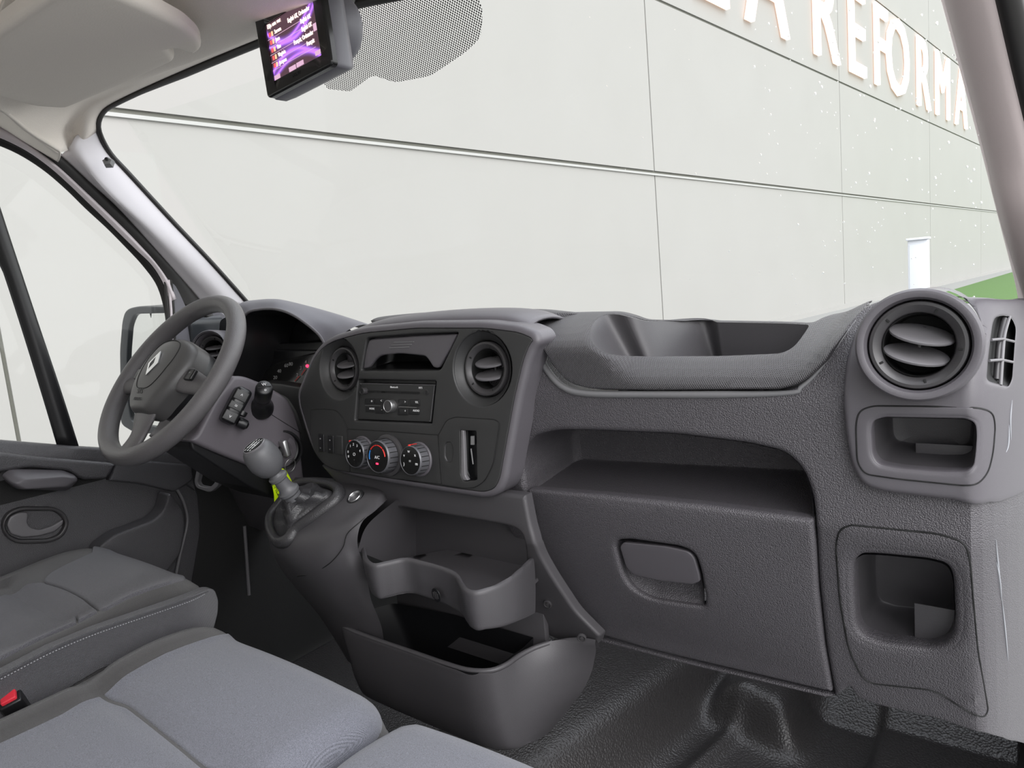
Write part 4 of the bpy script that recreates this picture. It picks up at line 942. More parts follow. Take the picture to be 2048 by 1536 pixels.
loft('storage_bin', [[p+np.array([0, .008, -.02]) for p in topr], topr]+rows3+[[p+np.array([-.02, .06, .0]) for p in rows3[-1]]], M_console, con, nu=90, nv=60)
tube('bin_rim', cr_open([p+np.array([0, .004, .000]) for p in rows3[0][:12]], 70), .0042, M_console, con, 10)
for px, py in ((1097, 1207), (1163, 1276)):
    Mq = frame(SC.pt(*SC.pix(px, py), .003) if px < 1150 else PY(px, py, .858), (.15 if px < 1150 else .45, -1, -.3)); sc_ = lathe('screw_cap', [(.0075, -.002), (.0072, .001), (.0058, .0016), (.0055, .0003), (.003, .0), (.0028, .0015), (0, .002)], M_vent, con, 28, True, Mq)
# logo disc on the ledge wall
i_ = int(90*.47); cpt = G[20, 41]; Ml = frame(PY(873, 1190, T[41][1]+.001), (-.2, -1, -.05))
lg = lathe('round_badge', [(.011, 0), (.0108, .0012), (0, .0014)], M_dark, con, 28, True, Ml)
for k in range(4): box('badge_bar', (-.0055+.0037*k, .0, .0018), (.0016, .014-.004*abs(k-1.5), .001), M_vent, lg, Ml, .0003)
# gear housing
rws = [[(590, 955, .82), (640, 955, .82), (700, 962, .815), (760, 978, .81), (775, 1000, .80)],
       [(560, 1005, .76), (620, 990, .765), (690, 985, .765), (756, 987, .768), (769, 1004, .765)],
       [(541, 1040, .715), (600, 1045, .70), (660, 1030, .71), (728, 1010, .74), (750, 1022, .735)],
       [(538, 1066, .695), (578, 1086, .67), (640, 1068, .68), (700, 1045, .70), (723, 1046, .71)],
       [(540, 1090, .70), (575, 1116, .67), (636, 1110, .67), (682, 1090, .685), (715, 1090, .70)],
       [(552, 1122, .71), (598, 1150, .685), (650, 1158, .68), (700, 1140, .69), (732, 1140, .715)],
       [(580, 1162, .735), (630, 1196, .71), (675, 1212, .705), (715, 1200, .71), (742, 1198, .73)],
       [(640, 1234, .765), (666, 1255, .75), (690, 1262, .745), (730, 1262, .75), (765, 1262, .77)],
       [(690, 1312, .81), (696, 1322, .80), (712, 1332, .80), (740, 1340, .80), (770, 1340, .80)]]
gh = loft('gear_housing', [[PY(*q) for q in r_] for r_ in rws], M_console, con, nu=50, nv=60)
P = cr_open([PY(*q) for q in [(768, 1006, .763), (745, 1024, .735), (719, 1045, .707), (695, 1068, .692), (686, 1096, .684), (658, 1128, .675), (620, 1148, .68), (596, 1152, .685)]], 50)
tube('seam', P-np.array([.0, .0012, 0]), .0008, M_line, con, 6)
# power socket
ps = PY(711, 995, .752); Mp = frame(ps, (-.05, -.55, .84))
pk = lathe('power_socket', [(.0165, -.004), (.0165, .002), (.0150, .0035), (.0135, .0035), (.0125, .0)], M_dark, con, 36, True, Mp)
lathe('socket_ring', [(.0128, .003), (.0120, .0042), (.0112, .003), (.0108, -.012), (0, -.013)], M_silver, pk, 36, True, Mp)

# ================================================================ GEAR LEVER
gl = thing('gear_lever', 'gear lever with round dark knob and leather gaiter on the console', 'gear lever', PY(600, 1040, .71))
k0 = PY(525, 914, .650); k1_ = PY(556, 954, .672); k2_ = PY(592, 1000, .70); k3_ = PY(625, 1040, .715)
ax_ = (k0-k1_)/np.linalg.norm(k0-k1_)
def kn_(name, prof, o, m, par, seg=40): return lathe(name, prof, m, par, seg, True, frame(o, ax_, up=(.2, 1, .3)))
k_ = kn_('knob', [(.0, -.036), (.0135, -.0355), (.018, -.033), (.0225, -.028), (.0265, -.019), (.0285, -.012), (.029, 0), (.0275, .011), (.0245, .019), (.021, .0235), (.0185, .0248), (0, .0248)], k0, M_knobm, gl)
# shift pattern disc on the knob's end (facing the driver)
dn = np.array([-.62, -.45, .62]); dn /= np.linalg.norm(dn); cpos = PY(505, 906, .655)
ME = frame(k0+ax_*.0225, ax_, up=(0, .6, .8))
dc = lathe('shift_pattern_disc', [(.0205, -.012), (.0205, .0025), (.0190, .004), (.0178, .0036)], M_vane, k_, 36, True, ME)
lathe('disc_face', [(.0182, .0034), (0, .0042)], M_gloss, k_, 36, True, ME) if 0 else lathe('disc_face', [(.0182, .0030), (0, .0044)], M_gloss, k_, 36, True, ME)
for x_ in (-.008, 0, .008): box('shift_mark', (x_, 0, .0046), (.0011, .018, .0006), M_white, k_, ME, 0)
box('shift_mark', (0, 0, .0046), (.0165, .0011, .0006), M_white, k_, ME, 0)
for s, x_, y_ in (('1', -.008, .0125), ('3', 0, .0125), ('5', .008, .0125), ('2', -.008, -.0125), ('4', 0, -.0125), ('6', .008, -.0125)): text('shift_number', s, ME @ Matrix.Translation((x_, y_, .0042)), .0058, M_white, k_)
cc_ = k1_
col = lathe('collar', [(.0150, -.050), (.0150, -.040), (.0185, -.036), (.0185, -.031), (.0150, -.028), (.0125, -.020), (.0120, -.006), (.0160, -.003), (.0165, .002), (.0140, .004), (.0125, .006), (.0120, .022)], M_knobm, gl, 40, True, frame(cc_, ax_))
# gaiter: folded leather cone
base3 = [PY(*q) for q in [(541, 1062, .692), (541, 1040, .712), (556, 1016, .735), (598, 972, .775), (650, 972, .775), (676, 982, .762), (674, 1002, .74), (629, 1037, .705), (592, 1064, .685), (578, 1084, .670), (556, 1088, .670)]]
base3 = cr_open(base3+[base3[0]], 61)[:60]
bc = base3.mean(0); tp = k1_+(-ax_)*.046; rws_ = []
Mt = frame(tp, ax_)
for k in range(15):
    t = k/14; ring = []
    for i in range(60):
        b = base3[i]; v = b-bc; d = v/np.linalg.norm(v)
        q = tp+np.array(Mt.to_3x3() @ Vector((0, 0, 0)))+ (d-ax_*d.dot(ax_))*.015
        s = t**.85; p = q*(1-s)+(bc+v*.93)*s
        p = p+np.array([0, 0, 1])*.006*math.sin(math.pi*t)+d*.006*math.sin(t*math.pi)*math.sin(i*2*math.pi/60*5+3.5*t)
        p = p+ax_*.005*math.sin(t*20)*(1-t)
        ring.append(p)
    rws_.append(ring)
gridmesh('gaiter', np.array(rws_), M_boot, gl, closed=True)
lpts = [b+np.array([0, 0, .004]) for b in base3]
tube('gaiter_frame', lpts, .0115, M_boot, gl, 12, True, sq=.8)
tube('gaiter_stitching', cr_open([rws_[2][8]+np.array([0, 0, .002]), rws_[6][9], rws_[10][10], rws_[13][11]], 20), .0009, M_line, gl, 6)
# ================================================================ INSTRUMENTS, COLUMN, WHEEL
FA = [PY(*q) for q in [(462, 775, .84), (468, 700, .84), (478, 655, .85), (493, 627, .855), (518, 619, .86), (549, 618, .86), (580, 627, .86), (612, 647, .86), (640, 672, .86), (655, 700, .855)]]
FB = [PY(*q) for q in [(450, 770, .90), (456, 690, .90), (468, 640, .91), (488, 611, .92), (520, 604, .93), (565, 602, .93), (598, 608, .94), (650, 621, .94), (700, 636, .93), (740, 650, .91)]]
hd_ = thing('instrument_hood', 'curved grey hood over the instrument cluster behind the steering wheel', 'instrument hood', (-.45, .95, .8))
FM = [(a+b)/2+np.array([0, -.010, .010]) for a, b in zip(FA, FB)]
FI = [p*1+np.array([0, .012, -.006]) for p in FA]
cI = np.mean(FA, 0)
FI2 = [cI+(p-cI)*.93+np.array([0, .05, -.01]) for p in FA]; FI3 = [cI+(p-cI)*.86+np.array([0, .12, -.02]) for p in FA]
loft('hood_shell', [FA, FM, FB, [p+np.array([0, .10, -.05]) for p in FB]], M_sail, hd_, nu=70, nv=30)
loft('hood_inner', [FA, FI, FI2, FI3], M_dark, hd_, nu=70, nv=20)
tube('hood_lip', cr_open(FA, 60), .003, M_fine, hd_, 8)
plate('binnacle_back', Surf('y', lambda x, z: .975), [(430, 790), (440, 640), (500, 612), (560, 612), (640, 640), (690, 680), (690, 800)], M_dark, hd_, thick=.01, rim=0, sp=.05)
Swb = Surf('x', lambda y, z: -.50+.25*(y-.85))
ic = thing('instrument_cluster', 'instrument cluster with dim dials and a red warning light under the hood', 'instrument cluster', (-.4, .93, .8))
SI = Surf('y', lambda x, z: .905+.35*(z-.84), .3, 3)
plate('cluster_face', SI, [(505, 775, 6), (528, 742), (552, 726), (590, 714), (640, 702), (655, 775), (600, 778)], M_gloss, ic, thick=.02, rim=.004, sp=.03)
plate('cluster_surround', Surf('y', lambda x, z: SI.f(x, z)+.006), [(465, 790, 6), (480, 705), (520, 690), (660, 680), (670, 790)], M_dark, ic, thick=.03, rim=.004, sp=.03)
for s, x_, y_ in (('20', 552, 755), ('40', 560, 742), ('60', 574, 731), ('80', 583, 728), ('2', 596, 750), ('3', 603, 736), ('1', 590, 764), ('4', 613, 724)):
    a0, b0 = SI.pix(x_, y_); text('dial_number', s, frame(SI.pt(a0, b0, .002), (.3, -1, .3)), .011, M_greyp, ic)
for (x0, y0, x1, y1) in ((591, 762, 600, 752), (604, 750, 612, 738)):
    tube('dial_mark', [SI.pt(*SI.pix(x0, y0), .002), SI.pt(*SI.pix(x1, y1), .002)], .0008, M_red, ic, 6)
a0, b0 = SI.pix(616, 732); lathe('warning_lamp', [(.0035, 0), (.003, .003), (0, .0035)], M_redlit, ic, 16, True, frame(SI.pt(a0, b0, .001), (.3, -1, .3)))
# column shroud, its flat right side faces the passenger
sc_t = thing('steering_column', 'grey steering column shroud with stalks and ignition barrel', 'steering column', (-.42, .8, .75))
SX = Surf('x', lambda y, z: -.352-.10*max(0, z-.86)-.02*(y-.7), .3, 3)
plate('column_shroud', SX, [(395, 868, 6), (430, 800), (466, 752, 8), (490, 752), (530, 768), (575, 795), (592, 825), (604, 870), (604, 905), (610, 960, 8), (590, 985), (560, 965), (500, 932), (440, 908), (380, 882, 6)], M_shroud, sc_t, thick=.16, rim=.008, sp=.014, r=14)
seamline('seam', SX, [(538, 826), (560, 840), (600, 865), (604, 868)], sc_t, rad=.0007, r=2, closed=False)
# lower dark column cover
plate('column_lower_cover', Surf('x', lambda y, z: -.362), [(380, 880), (440, 908), (500, 932), (560, 965), (600, 990), (560, 1000), (500, 975), (430, 930), (385, 900)], M_dark, sc_t, thick=.14, rim=.004, sp=.02, r=6)
# ignition barrel
ig = SX.pt(*SX.pix(566, 900), .0); Mi = frame(ig, (1, -.25, .1))
lathe('ignition_bezel', [(.041, -.002), (.040, .002), (.036, .002), (.034, -.006), (.030, -.008)], M_dark, sc_t, 48, True, Mi)
lathe('ignition_ring', [(.030, -.008), (.029, -.003), (.020, -.002), (.016, -.005), (.0155, -.008), (0, -.008)], M_shroud, sc_t, 48, True, Mi)
ky = thing('ignition_key', 'silver and black ignition key with wire ring in the ignition barrel', 'key', ig)
box('key_bow', (0, .004, .012), (.011, .034, .030), M_silver, ky, Mi @ Matrix.Rotation(.15, 4, 'Z'), .003)
lathe('key_collar', [(.012, -.006), (.012, .004), (.009, .007), (0, .007)], M_dark, ky, 24, True, Mi)
kr = np.array(Mi @ Vector((.004, -.022, .016)))
P = [kr+np.array([.004*math.sin(a), .012*math.cos(a)-.0, .014*math.sin(a)-.010]) for a in np.linspace(0, 2*math.pi, 33)[:-1]]
tube('key_ring', P, .0009, M_silver, ky, 8, True)
kt = thing('key_tag', 'lime yellow key tag with handwriting hanging below the ignition', 'key tag', PY(565, 985, .79))
ST = Surf('x', lambda y, z: -.335, .3, 3)
tgp = plate('tag_body', ST, [(540, 925, 4), (572, 940, 4), (584, 962, 3), (590, 1000), (560, 1022), (550, 1020, 2), (549, 990), (541, 950)], M_lime, kt, thick=.002, rim=.0006, r=4, sp=.02)
a0, b0 = ST.pix(556, 985); Mt_ = frame(ST.pt(a0, b0, .001), (1, 0, 0), up=(0, .9, .35))
text('tag_writing', 'J-MLZ-N', Mt_, .012, mat('ink', (.05, .08, .01), .6), kt)
# stalks seen end-on
def stalk(name, px, py, off, L_, par):
    p = np.array(SX.pt(*SX.pix(px, py), 0)); return p
ws = np.array(SX.pt(*SX.pix(523, 815), -.002)); tip = PX(529, 775, -.285)
axw = (tip-ws)/np.linalg.norm(tip-ws); Mw = frame(ws, axw); Lw = np.linalg.norm(tip-ws)
st = lathe('wiper_stalk', [(.0245, -.004), (.024, .004), (.020, .012), (.016, .022), (.0138, .036), (.0152, .040), (.0155, .045), (.0148, .048), (.0158, .052), (.0162, Lw-.006), (.0150, Lw-.001), (.0128, Lw+.001), (0, Lw+.0025)], M_dark, sc_t, 40, True, Mw)
box('stalk_line', (0, 0, Lw+.0022), (.024, .0016, .001), M_void, st, Mw, 0)
text('stalk_print', 'W', Mw @ Matrix.Translation((0, .005, Lw+.0028)), .008, M_white, st); text('stalk_print', 'o', Mw @ Matrix.Translation((0, -.006, Lw+.0028)), .008, M_white, st)
# audio remote satellite
b0_ = np.array(SX.pt(*SX.pix(468, 812), -.002)); Mr_ = frame(b0_+np.array([.0, 0, 0]), (.93, -.36, .12), up=(0, .62, .78))
ar = box('audio_remote', (0, 0, .022), (.030, .072, .044), M_dark, sc_t, Mr_, .008)
for k, s in enumerate(('v', '=', '^')):
    box('remote_button', (-.002, -.023+.021*k, .0445), (.024, .0185 if k != 1 else .014, .003), M_stack, ar, Mr_, .0015)
    text('remote_print', s, Mr_ @ Matrix.Translation((-.002, -.023+.021*k, .0465)), .010, M_white, ar)
lathe('remote_wheel', [(.0085, -.004), (.0085, .004), (.006, .006), (0, .006)], M_dark, ar, 20, True, Mr_ @ Matrix.Translation((.016, -.008, .034)) @ Matrix.Rotation(math.pi/2, 4, 'X'))
lathe('remote_cap', [(.009, 0), (.0105, .006), (.0095, .016), (.005, .020), (0, .020)], M_dark, ar, 24, True, Mr_ @ Matrix.Translation((.019, -.024, .014)) @ Matrix.Rotation(math.pi/2, 4, 'Y'))

# ---- steering wheel
WC = np.array([-.42, .638, .897]); tl = math.radians(50)
wup = np.array([0, math.cos(tl), math.sin(tl)]); wrt = np.array([1., 0, 0]); wnn = np.cross(wrt, wup)  # normal towards driver
if wnn[1] > 0: wnn = -wnn
wy = math.radians(0)
Rw = .1665
MW = Matrix(((wrt[0], wup[0], wnn[0], WC[0]), (wrt[1], wup[1], wnn[1], WC[1]), (wrt[2], wup[2], wnn[2], WC[2]), (0, 0, 0, 1)))
if MW.to_3x3().determinant() < 0: pass
sw = thing('steering_wheel', 'dark grey steering wheel with silver diamond emblem on the hub', 'steering wheel', mat=MW)
P = [(Rw*math.cos(a), Rw*math.sin(a), 0) for a in np.linspace(0, 2*math.pi, 97)[:-1]]
tube('rim', P, .0178, M_wheel, sw, 20, True, world=False, sq=.92)
# spokes: left, right, bottom
def spoke(p, m=M_wheel):
    A = cr_open(np.array(p), 16); return A
for ang, w0, w1 in ((188, .030, .023), (-8, .030, .023), (270, .045, .030)):
    a = math.radians(ang); d = np.array([math.cos(a), math.sin(a), 0]); s = np.array([-d[1], d[0], 0]); G = []
    for r_, w_, z_, h_ in ((.050, w0*1.1, .012, .012), (.085, w0, .004, .010), (.12, w1, -.004, .009), (.148, w1, -.003, .010), (.166, w1*1.25, 0, .012)):
        G.append([d*r_+s*w_*math.cos(t)*.5*1.6+np.array([0, 0, z_+h_*math.sin(t)]) for t in np.linspace(0, 2*math.pi, 25)[:-1]])
    G = np.array(G); G = np.stack([cr_open(G[:, j], 20) for j in range(24)], 1)
    gridmesh('spoke', G, M_wheel, None, closed=True); so = bpy.context.scene.objects[-1] if 0 else None
    o = [q for q in COL.objects if q.name.startswith('spoke') and q.parent is None][-1]; o.parent = sw; W[o.name] = W[sw.name].copy()
# hub airbag cover: domed plate in wheel coordinates
SWh = Surf('z', lambda a, b: .040-2.2*(a*a)*1.1-2.0*(b*b))
hubo = np.array([q for q in resample([np.array(p) for p in rpoly([(-.080, .012), (-.070, .050), (-.040, .066), (0, .070), (.040, .066), (.070, .050), (.080, .012), (.072, -.030), (.045, -.075), (.030, -.086), (-.030, -.086), (-.045, -.075), (-.072, -.030)], .03)], .004)])
if area(hubo) < 0: hubo = hubo[::-1]
def local(o): o.parent = sw; o.matrix_parent_inverse = Matrix.Identity(4); W[o.name] = W[sw.name].copy(); return o
hub = local(plate('airbag_cover', SWh, hubo, M_hub, None, thick=.04, rim=.014, sp=.008, esp=.004))
em = np.array(resample([np.array(p) for p in rpoly([(-.050, .020), (-.040, .052), (0, .062), (.040, .052), (.050, .020), (.040, -.022), (.022, -.046), (-.022, -.046), (-.040, -.022)], .016)], .005))
Pl = [(a, b, SWh.f(a, b)+.0002) for a, b in em]
vs, fs = tubeverts(Pl, .0008, 6, True); o = link(fix(mesh('cover_seam', vs, fs)), 'cover_seam', M_line, hub, False)
o = None
# diamond emblem
vs = []; fs = []
dO = [(0, .026), (.0175, 0), (0, -.026), (-.0175, 0)]; dI = [(0, .0125), (.0070, -.001), (0, -.0145), (-.0070, -.001)]
zc = SWh.f(0, .012)
for q, z_ in ((dO, .0), (dO, .0018), (dI, .0035), (dI, .0)): vs += [(x, y+.004, zc+z_) for x, y in q]
for k in range(3): fs += [(4*k+i, 4*k+(i+1) % 4, 4*k+4+(i+1) % 4, 4*k+4+i) for i in range(4)]
link(mesh('diamond_emblem', vs, fs), 'diamond_emblem', M_chrome, hub, False, sharp=15, label='silver diamond emblem')
for s, y_, z_ in (('SRS', -.052, .014), ('AIRBAG', -.066, .0085)):
    text('airbag_lettering', s, Matrix.Translation((0, y_, SWh.f(0, y_)+.0004)) @ Matrix.Rotation(.25, 4, 'X'), z_, M_dark, hub, world=False)
for sx_ in (-1, 1):
    o = box('spoke_button', (sx_*.096, -.004, .013), (.024, .022, .008), M_dark, sw, None, .003, False)
    text('button_print', '=', Matrix.Translation((sx_*.096, -.002, .0172)), .008, M_greyp, o, world=False)
# hub barrel to the column
lathe('hub_barrel', [(.070, .016), (.074, -.02), (.070, -.06), (.064, -.075), (0, -.075)], M_dark, sw, 40)
# column collar between wheel and shroud (dark)
A_ = []
for t in np.linspace(0, 1, 6):
    c = WC-wnn*(.055+.14*t); A_.append([c+(wrt*math.cos(a)*(.066-.004*t)+wup*math.sin(a)*(.058)) for a in np.linspace(0, 2*math.pi, 41)[:-1]])
gridmesh('column_collar', np.array(A_), M_sail, sc_t, closed=True)
# left vent pod behind the wheel
lp = PY(420, 700, .90)
lathe('left_vent_pod', [(.043, .004), (.046, .008), (.049, .004), (.052, -.02), (.060, -.09), (.060, -.16), (0, -.16)], M_fine, dash, 40, True, frame(lp, (.55, -1, .25)))
air_vent('small round air vent half hidden behind the steering wheel by the door', lp, (.55, -1, .25), .036, dish=.044, dishm=M_fine)
# lower left dash
plate('lower_dash_left', Surf('y', lambda x, z: .90+.35*max(0, .72-z), .3, 3), [(385, 893, 8), (440, 905), (520, 940), (600, 985), (700, 960), (700, 1080), (620, 1085), (560, 1075), (500, 1055), (440, 1030), (404, 985, 10), (392, 940)], M_grain, dash, thick=.05, rim=.008, sp=.02, r=14)
Sup = Surf('y', lambda x, z: .93, .3, 3)
plate('dash_left_face', Sup, [(395, 900), (400, 760), (470, 700), (660, 700), (720, 800), (720, 985), (600, 985), (480, 930)], M_dark, dash, thick=.02, rim=.004, sp=.04, r=8)
plate('release_pocket', Surf('y', lambda x, z: .80, .3, 3), [(383, 890, 4), (400, 893, 4), (405, 925), (394, 965, 6), (398, 972, 4), (418, 976, 8), (430, 965, 8), (434, 940), (430, 905, 5), (440, 905, 2), (442, 945), (436, 972), (420, 986, 8), (392, 976, 6), (388, 962, 6), (396, 925)], M_vane, dash, thick=.01, rim=.002, sp=.01, r=5)
S_cw = Surf('y', lambda x, z: .80+.5*max(0, .78-z))
plate('column_top_cover', Surf('y', lambda x, z: .86, .3, 3), [(520, 764, 4), (560, 768), (640, 782), (620, 850), (604, 862, 4), (592, 824), (575, 797), (545, 780)], M_stack, dash, thick=.03, rim=.004, sp=.02, r=8)
# steel post and dark trim beyond the left footwell
for (q, m_, r_) in (([(489, 1052), (493, 1110), (498, 1190)], M_vane, .0045),):
    tube('sill_seal', cr_open([PX(x, y, -.80) for x, y in q], 20), r_, m_, dash, 8).name = 'sill_seal'

# ================================================================ FLOOR, FIREWALL
def lg(t): return 1/(1+math.exp(-max(-60, min(60, t))))
def fM(x, y):
    z = .85*max(0, y-1.50); z = min(z, .45)
    xe = .175+.17*(y-1.02)
    z += .125*lg((xe-x)/.014)*lg((x+.16)/.02)
    z += .016*math.exp(-((x-xe-.105)/.020)**2)*lg((1.42-y)/.02)
    z += .095*lg((y-1.385+.25*max(0, x-.35))/.012)*lg((x-.285-.0*y)/.014)*lg((.46-x)/.012)
    z += .030*lg((x-.605)/.004)
    return z
G = np.array([[(x, y, fM(x, y)) for x in np.linspace(-.84, .84, 280)] for y in np.linspace(.2, 1.75, 240)])
o = gridmesh('floor', G, M_mat, thick=.01, sharp=80); struct(o, 'black grained rubber floor mat', 'floor')
G = np.array([[(x, 1.60+.0*z, z) for x in np.linspace(-.9, .9, 10)] for z in np.linspace(-.1, .84, 8)])
o = gridmesh('wall_front', G, M_carpet, thick=.01); struct(o, 'dark firewall', 'wall')
G = np.array([[(-.86, y, z) for y in np.linspace(-.3, 1.6, 10)] for z in np.linspace(-.1, .70, 8)])
o = gridmesh('wall_left', G, M_carpet, thick=.01); struct(o, 'dark left side of the cab', 'wall')
G = np.array([[(.875-.0*z, y, z) for y in np.linspace(1.2, 1.6, 10)] for z in np.linspace(-.1, .90, 8)])
o = gridmesh('wall_right', G, M_fine, thick=.01); struct(o, 'right front side of the cab', 'wall')

M_bulk = mat('bulkhead_grey', (.55, .54, .53), .7)
G = np.array([[(x, -.42, z) for x in np.linspace(-.95, .95, 8)] for z in np.linspace(-.1, 1.5, 8)])
o = gridmesh('wall_back', G, M_bulk, thick=.01); struct(o, 'grey bulkhead behind the seats', 'wall')
# ================================================================ SEATS
def sdbox(x, y, cx, cy, hx, hy, r):
    qx, qy = abs(x-cx)-hx+r, abs(y-cy)-hy+r
    return math.hypot(max(qx, 0), max(qy, 0))+min(max(qx, qy), 0)-r
def roll(s, R):
    s = min(max(-s, 0), R); return R-math.sqrt(max(R*R-(R-s)**2, 0))
def fDr(x, y):
    xc = (x+.585); z = .508
    z += .010*math.exp(-((abs(xc)-.205)/.055)**2)                       # bolsters
    z += (.012+.014*max(0, 1-(xc/.22)**2))*math.exp(-((y-.53)/.11)**2)
    z -= .012*math.exp(-((y-.405-.25*(xc)**2)/.018)**2)*(abs(xc) < .17)   # crease
    z -= roll(sdbox(x, y, -.585, .25, .262, .388, .11), .070)
    return z
S_ds = Surf('z', fDr, .25, 3)
ds = thing('driver_seat', "driver's seat cushion in two greys beside the door", 'seat', (-.585, .3, .1))
def clampbox(L, cx, cy, hx, hy, r, m=.004):
    o = []
    for p in L:
        x, y = p
        for _ in range(3):
            d = sdbox(x, y, cx, cy, hx, hy, r)
            if d > -m:
                e_ = .001; gx = (sdbox(x+e_, y, cx, cy, hx, hy, r)-d)/e_; gy = (sdbox(x, y+e_, cx, cy, hx, hy, r)-d)/e_; l = math.hypot(gx, gy) or 1
                x -= gx/l*(d+m); y -= gy/l*(d+m)
        o.append((x, y))
    o = resample(np.array(o), .006); return o if area(o) > 0 else o[::-1]
def seatloop(S, pts, r, *b): return clampbox(uvloop(S, pts, r, .006), *b)
def rect(cx, cy, hx, hy, r, sp=.01):
    L = resample([np.array(p) for p in rpoly([(cx-hx, cy-hy), (cx+hx, cy-hy), (cx+hx, cy+hy), (cx-hx, cy+hy)], r, 10)], sp)
    return L if area(L) > 0 else L[::-1]
plate('cushion', S_ds, rect(-.585, .25, .260, .385, .108), M_fabD, ds, thick=.02, rim=.001, sp=.014, esp=.01)
plate('front_panel', S_ds, seatloop(S_ds, [(85, 1166, 8), (100, 1150), (170, 1115), (222, 1093), (255, 1088), (320, 1093), (370, 1110), (410, 1132), (430, 1153, 4), (405, 1150), (375, 1158), (330, 1172), (260, 1195), (212, 1222, 8), (196, 1222, 4), (165, 1198), (130, 1180)], 14, -.585, .25, .260, .385, .108), M_fabL2, ds, thick=.007, rim=.004, off=.005, sp=.012, r=14, label='mid grey front panel')
plate('centre_panel', S_ds, seatloop(S_ds, [(-150, 1275), (0, 1196), (60, 1170), (84, 1168, 4), (130, 1182), (165, 1200), (196, 1225, 4), (150, 1250), (90, 1275), (0, 1322), (-150, 1400)], 8, -.585, .25, .260, .385, .108), M_fabL2, ds, thick=.007, rim=.004, off=.005, sp=.012, r=8, label='light grey centre panel')
SSd = Surf('x', lambda y, z: -.321-.8*max(0, y-.56)**1.3, .3, 3)
side = [(-150, 1420), (0, 1348), (100, 1296), (190, 1258), (300, 1220), (380, 1192), (412, 1178), (430, 1178, 8), (438, 1200), (437, 1225), (426, 1268, 6), (380, 1285), (300, 1300), (200, 1340), (100, 1400), (-150, 1560)]
plate('side_panel', SSd, side, M_vinyl, ds, thick=.02, rim=.004, sp=.014, r=8, label='woven vinyl side panel')
hem = cr_open([SSd.pt(*SSd.pix(*q), .001) for q in [(-100, 1396), (0, 1350), (100, 1298), (190, 1260), (300, 1222), (380, 1194), (414, 1181)]], 200)
tube('piping', hem, .0022, M_vinyl, ds, 8)
st_ = []
hs = np.array([SSd.pt(*SSd.pix(*q), .0015) for q in [(-100, 1404), (0, 1358), (100, 1306), (190, 1268), (300, 1230), (380, 1202), (412, 1186)]]); hs = cr_open(hs, 180)
vs = []; fs = []
for i in range(0, 178, 2):
    v, f = tubeverts([hs[i], hs[i+1]], .0007, 5); b = len(vs); vs += v; fs += [tuple(b+k for k in q) for q in f]
link(mesh('stitching', vs, fs), 'stitching', M_thread, ds)
# bench for two
def fBe(x, y):
    z = .452
    for c, hx in ((-.0665, .2485), (.405, .217)):
        d = sdbox(x, y, c, .20, hx, .395, .075 if c < 0 else .05)
        if d < .0 or abs(x-c) < hx+.001:
            u = (x-c)/hx
            z += .012*(1-u*u)
            if c < 0: z += .020*math.exp(-((u+.82)/.14)**2)
            z += .014*math.exp(-((y-.47)/.09)**2)
            z -= .010*math.exp(-((y-.372+.0*u)/.020)**2)*(1 if abs(u) < .85 else 0)
            return z-roll(d, .055)
    return z-.055
Sb = Surf('z', fBe, .2, 3)
bn = thing('passenger_bench', 'light grey double passenger bench seat in the foreground', 'seat', (.185, .2, .1))
c1 = plate('left_cushion', Sb, rect(-.0665, .20, .2480, .394, .075), M_fabD, bn, thick=.14, rim=.001, sp=.014, esp=.01)
plate('front_panel', Sb, seatloop(Sb, [(206, 1392, 6), (250, 1352), (330, 1308), (400, 1282), (440, 1270), (470, 1267), (520, 1280), (640, 1334), (740, 1376), (800, 1396), (830, 1425, 8), (825, 1450), (722, 1512), (600, 1580, 6), (470, 1552), (410, 1536), (330, 1470), (260, 1415)], 14, -.0665, .20, .2480, .394, .075), M_fabL, c1, thick=.006, rim=.004, off=.003, sp=.012, r=14, label='light grey woven front panel')
plate('rear_panel', Sb, seatloop(Sb, [(-200, 1560), (0, 1488), (120, 1432), (198, 1394, 4), (255, 1418), (325, 1473), (408, 1542), (440, 1580), (300, 1700), (-200, 1700)], 6, -.0665, .20, .2480, .394, .075), M_fabL, c1, thick=.006, rim=.004, off=.003, sp=.012, r=6, label='light grey woven rear panel')
c2 = plate('right_cushion', Sb, rect(.405, .20, .2165, .394, .05), M_fabL, bn, thick=.14, rim=.001, sp=.014, esp=.01)
box('bench_base', (.185, .17, .16), (.84, .74, .32), M_dark, bn, None, .02)
box('seat_base', (-.60, .15, .18), (.36, .60, .36), M_dark, ds, None, .02)
# belt buckle
bk = thing('seat_belt_buckle', 'red and black seat belt buckle between the two seats at the left edge', 'seat belt buckle', PZ(20, 1385, .47))
p = PZ(14, 1382, .485)
Mb = frame(p, (.2, -.35, .9), up=(-.9, .3, .2))
box('buckle_body', (0, .03, -.03), (.030, .11, .05), M_dark, bk, Mb, .004)
box('red_button', (0, .022, -.0035), (.020, .085, .008), M_belt, bk, Mb, .002)

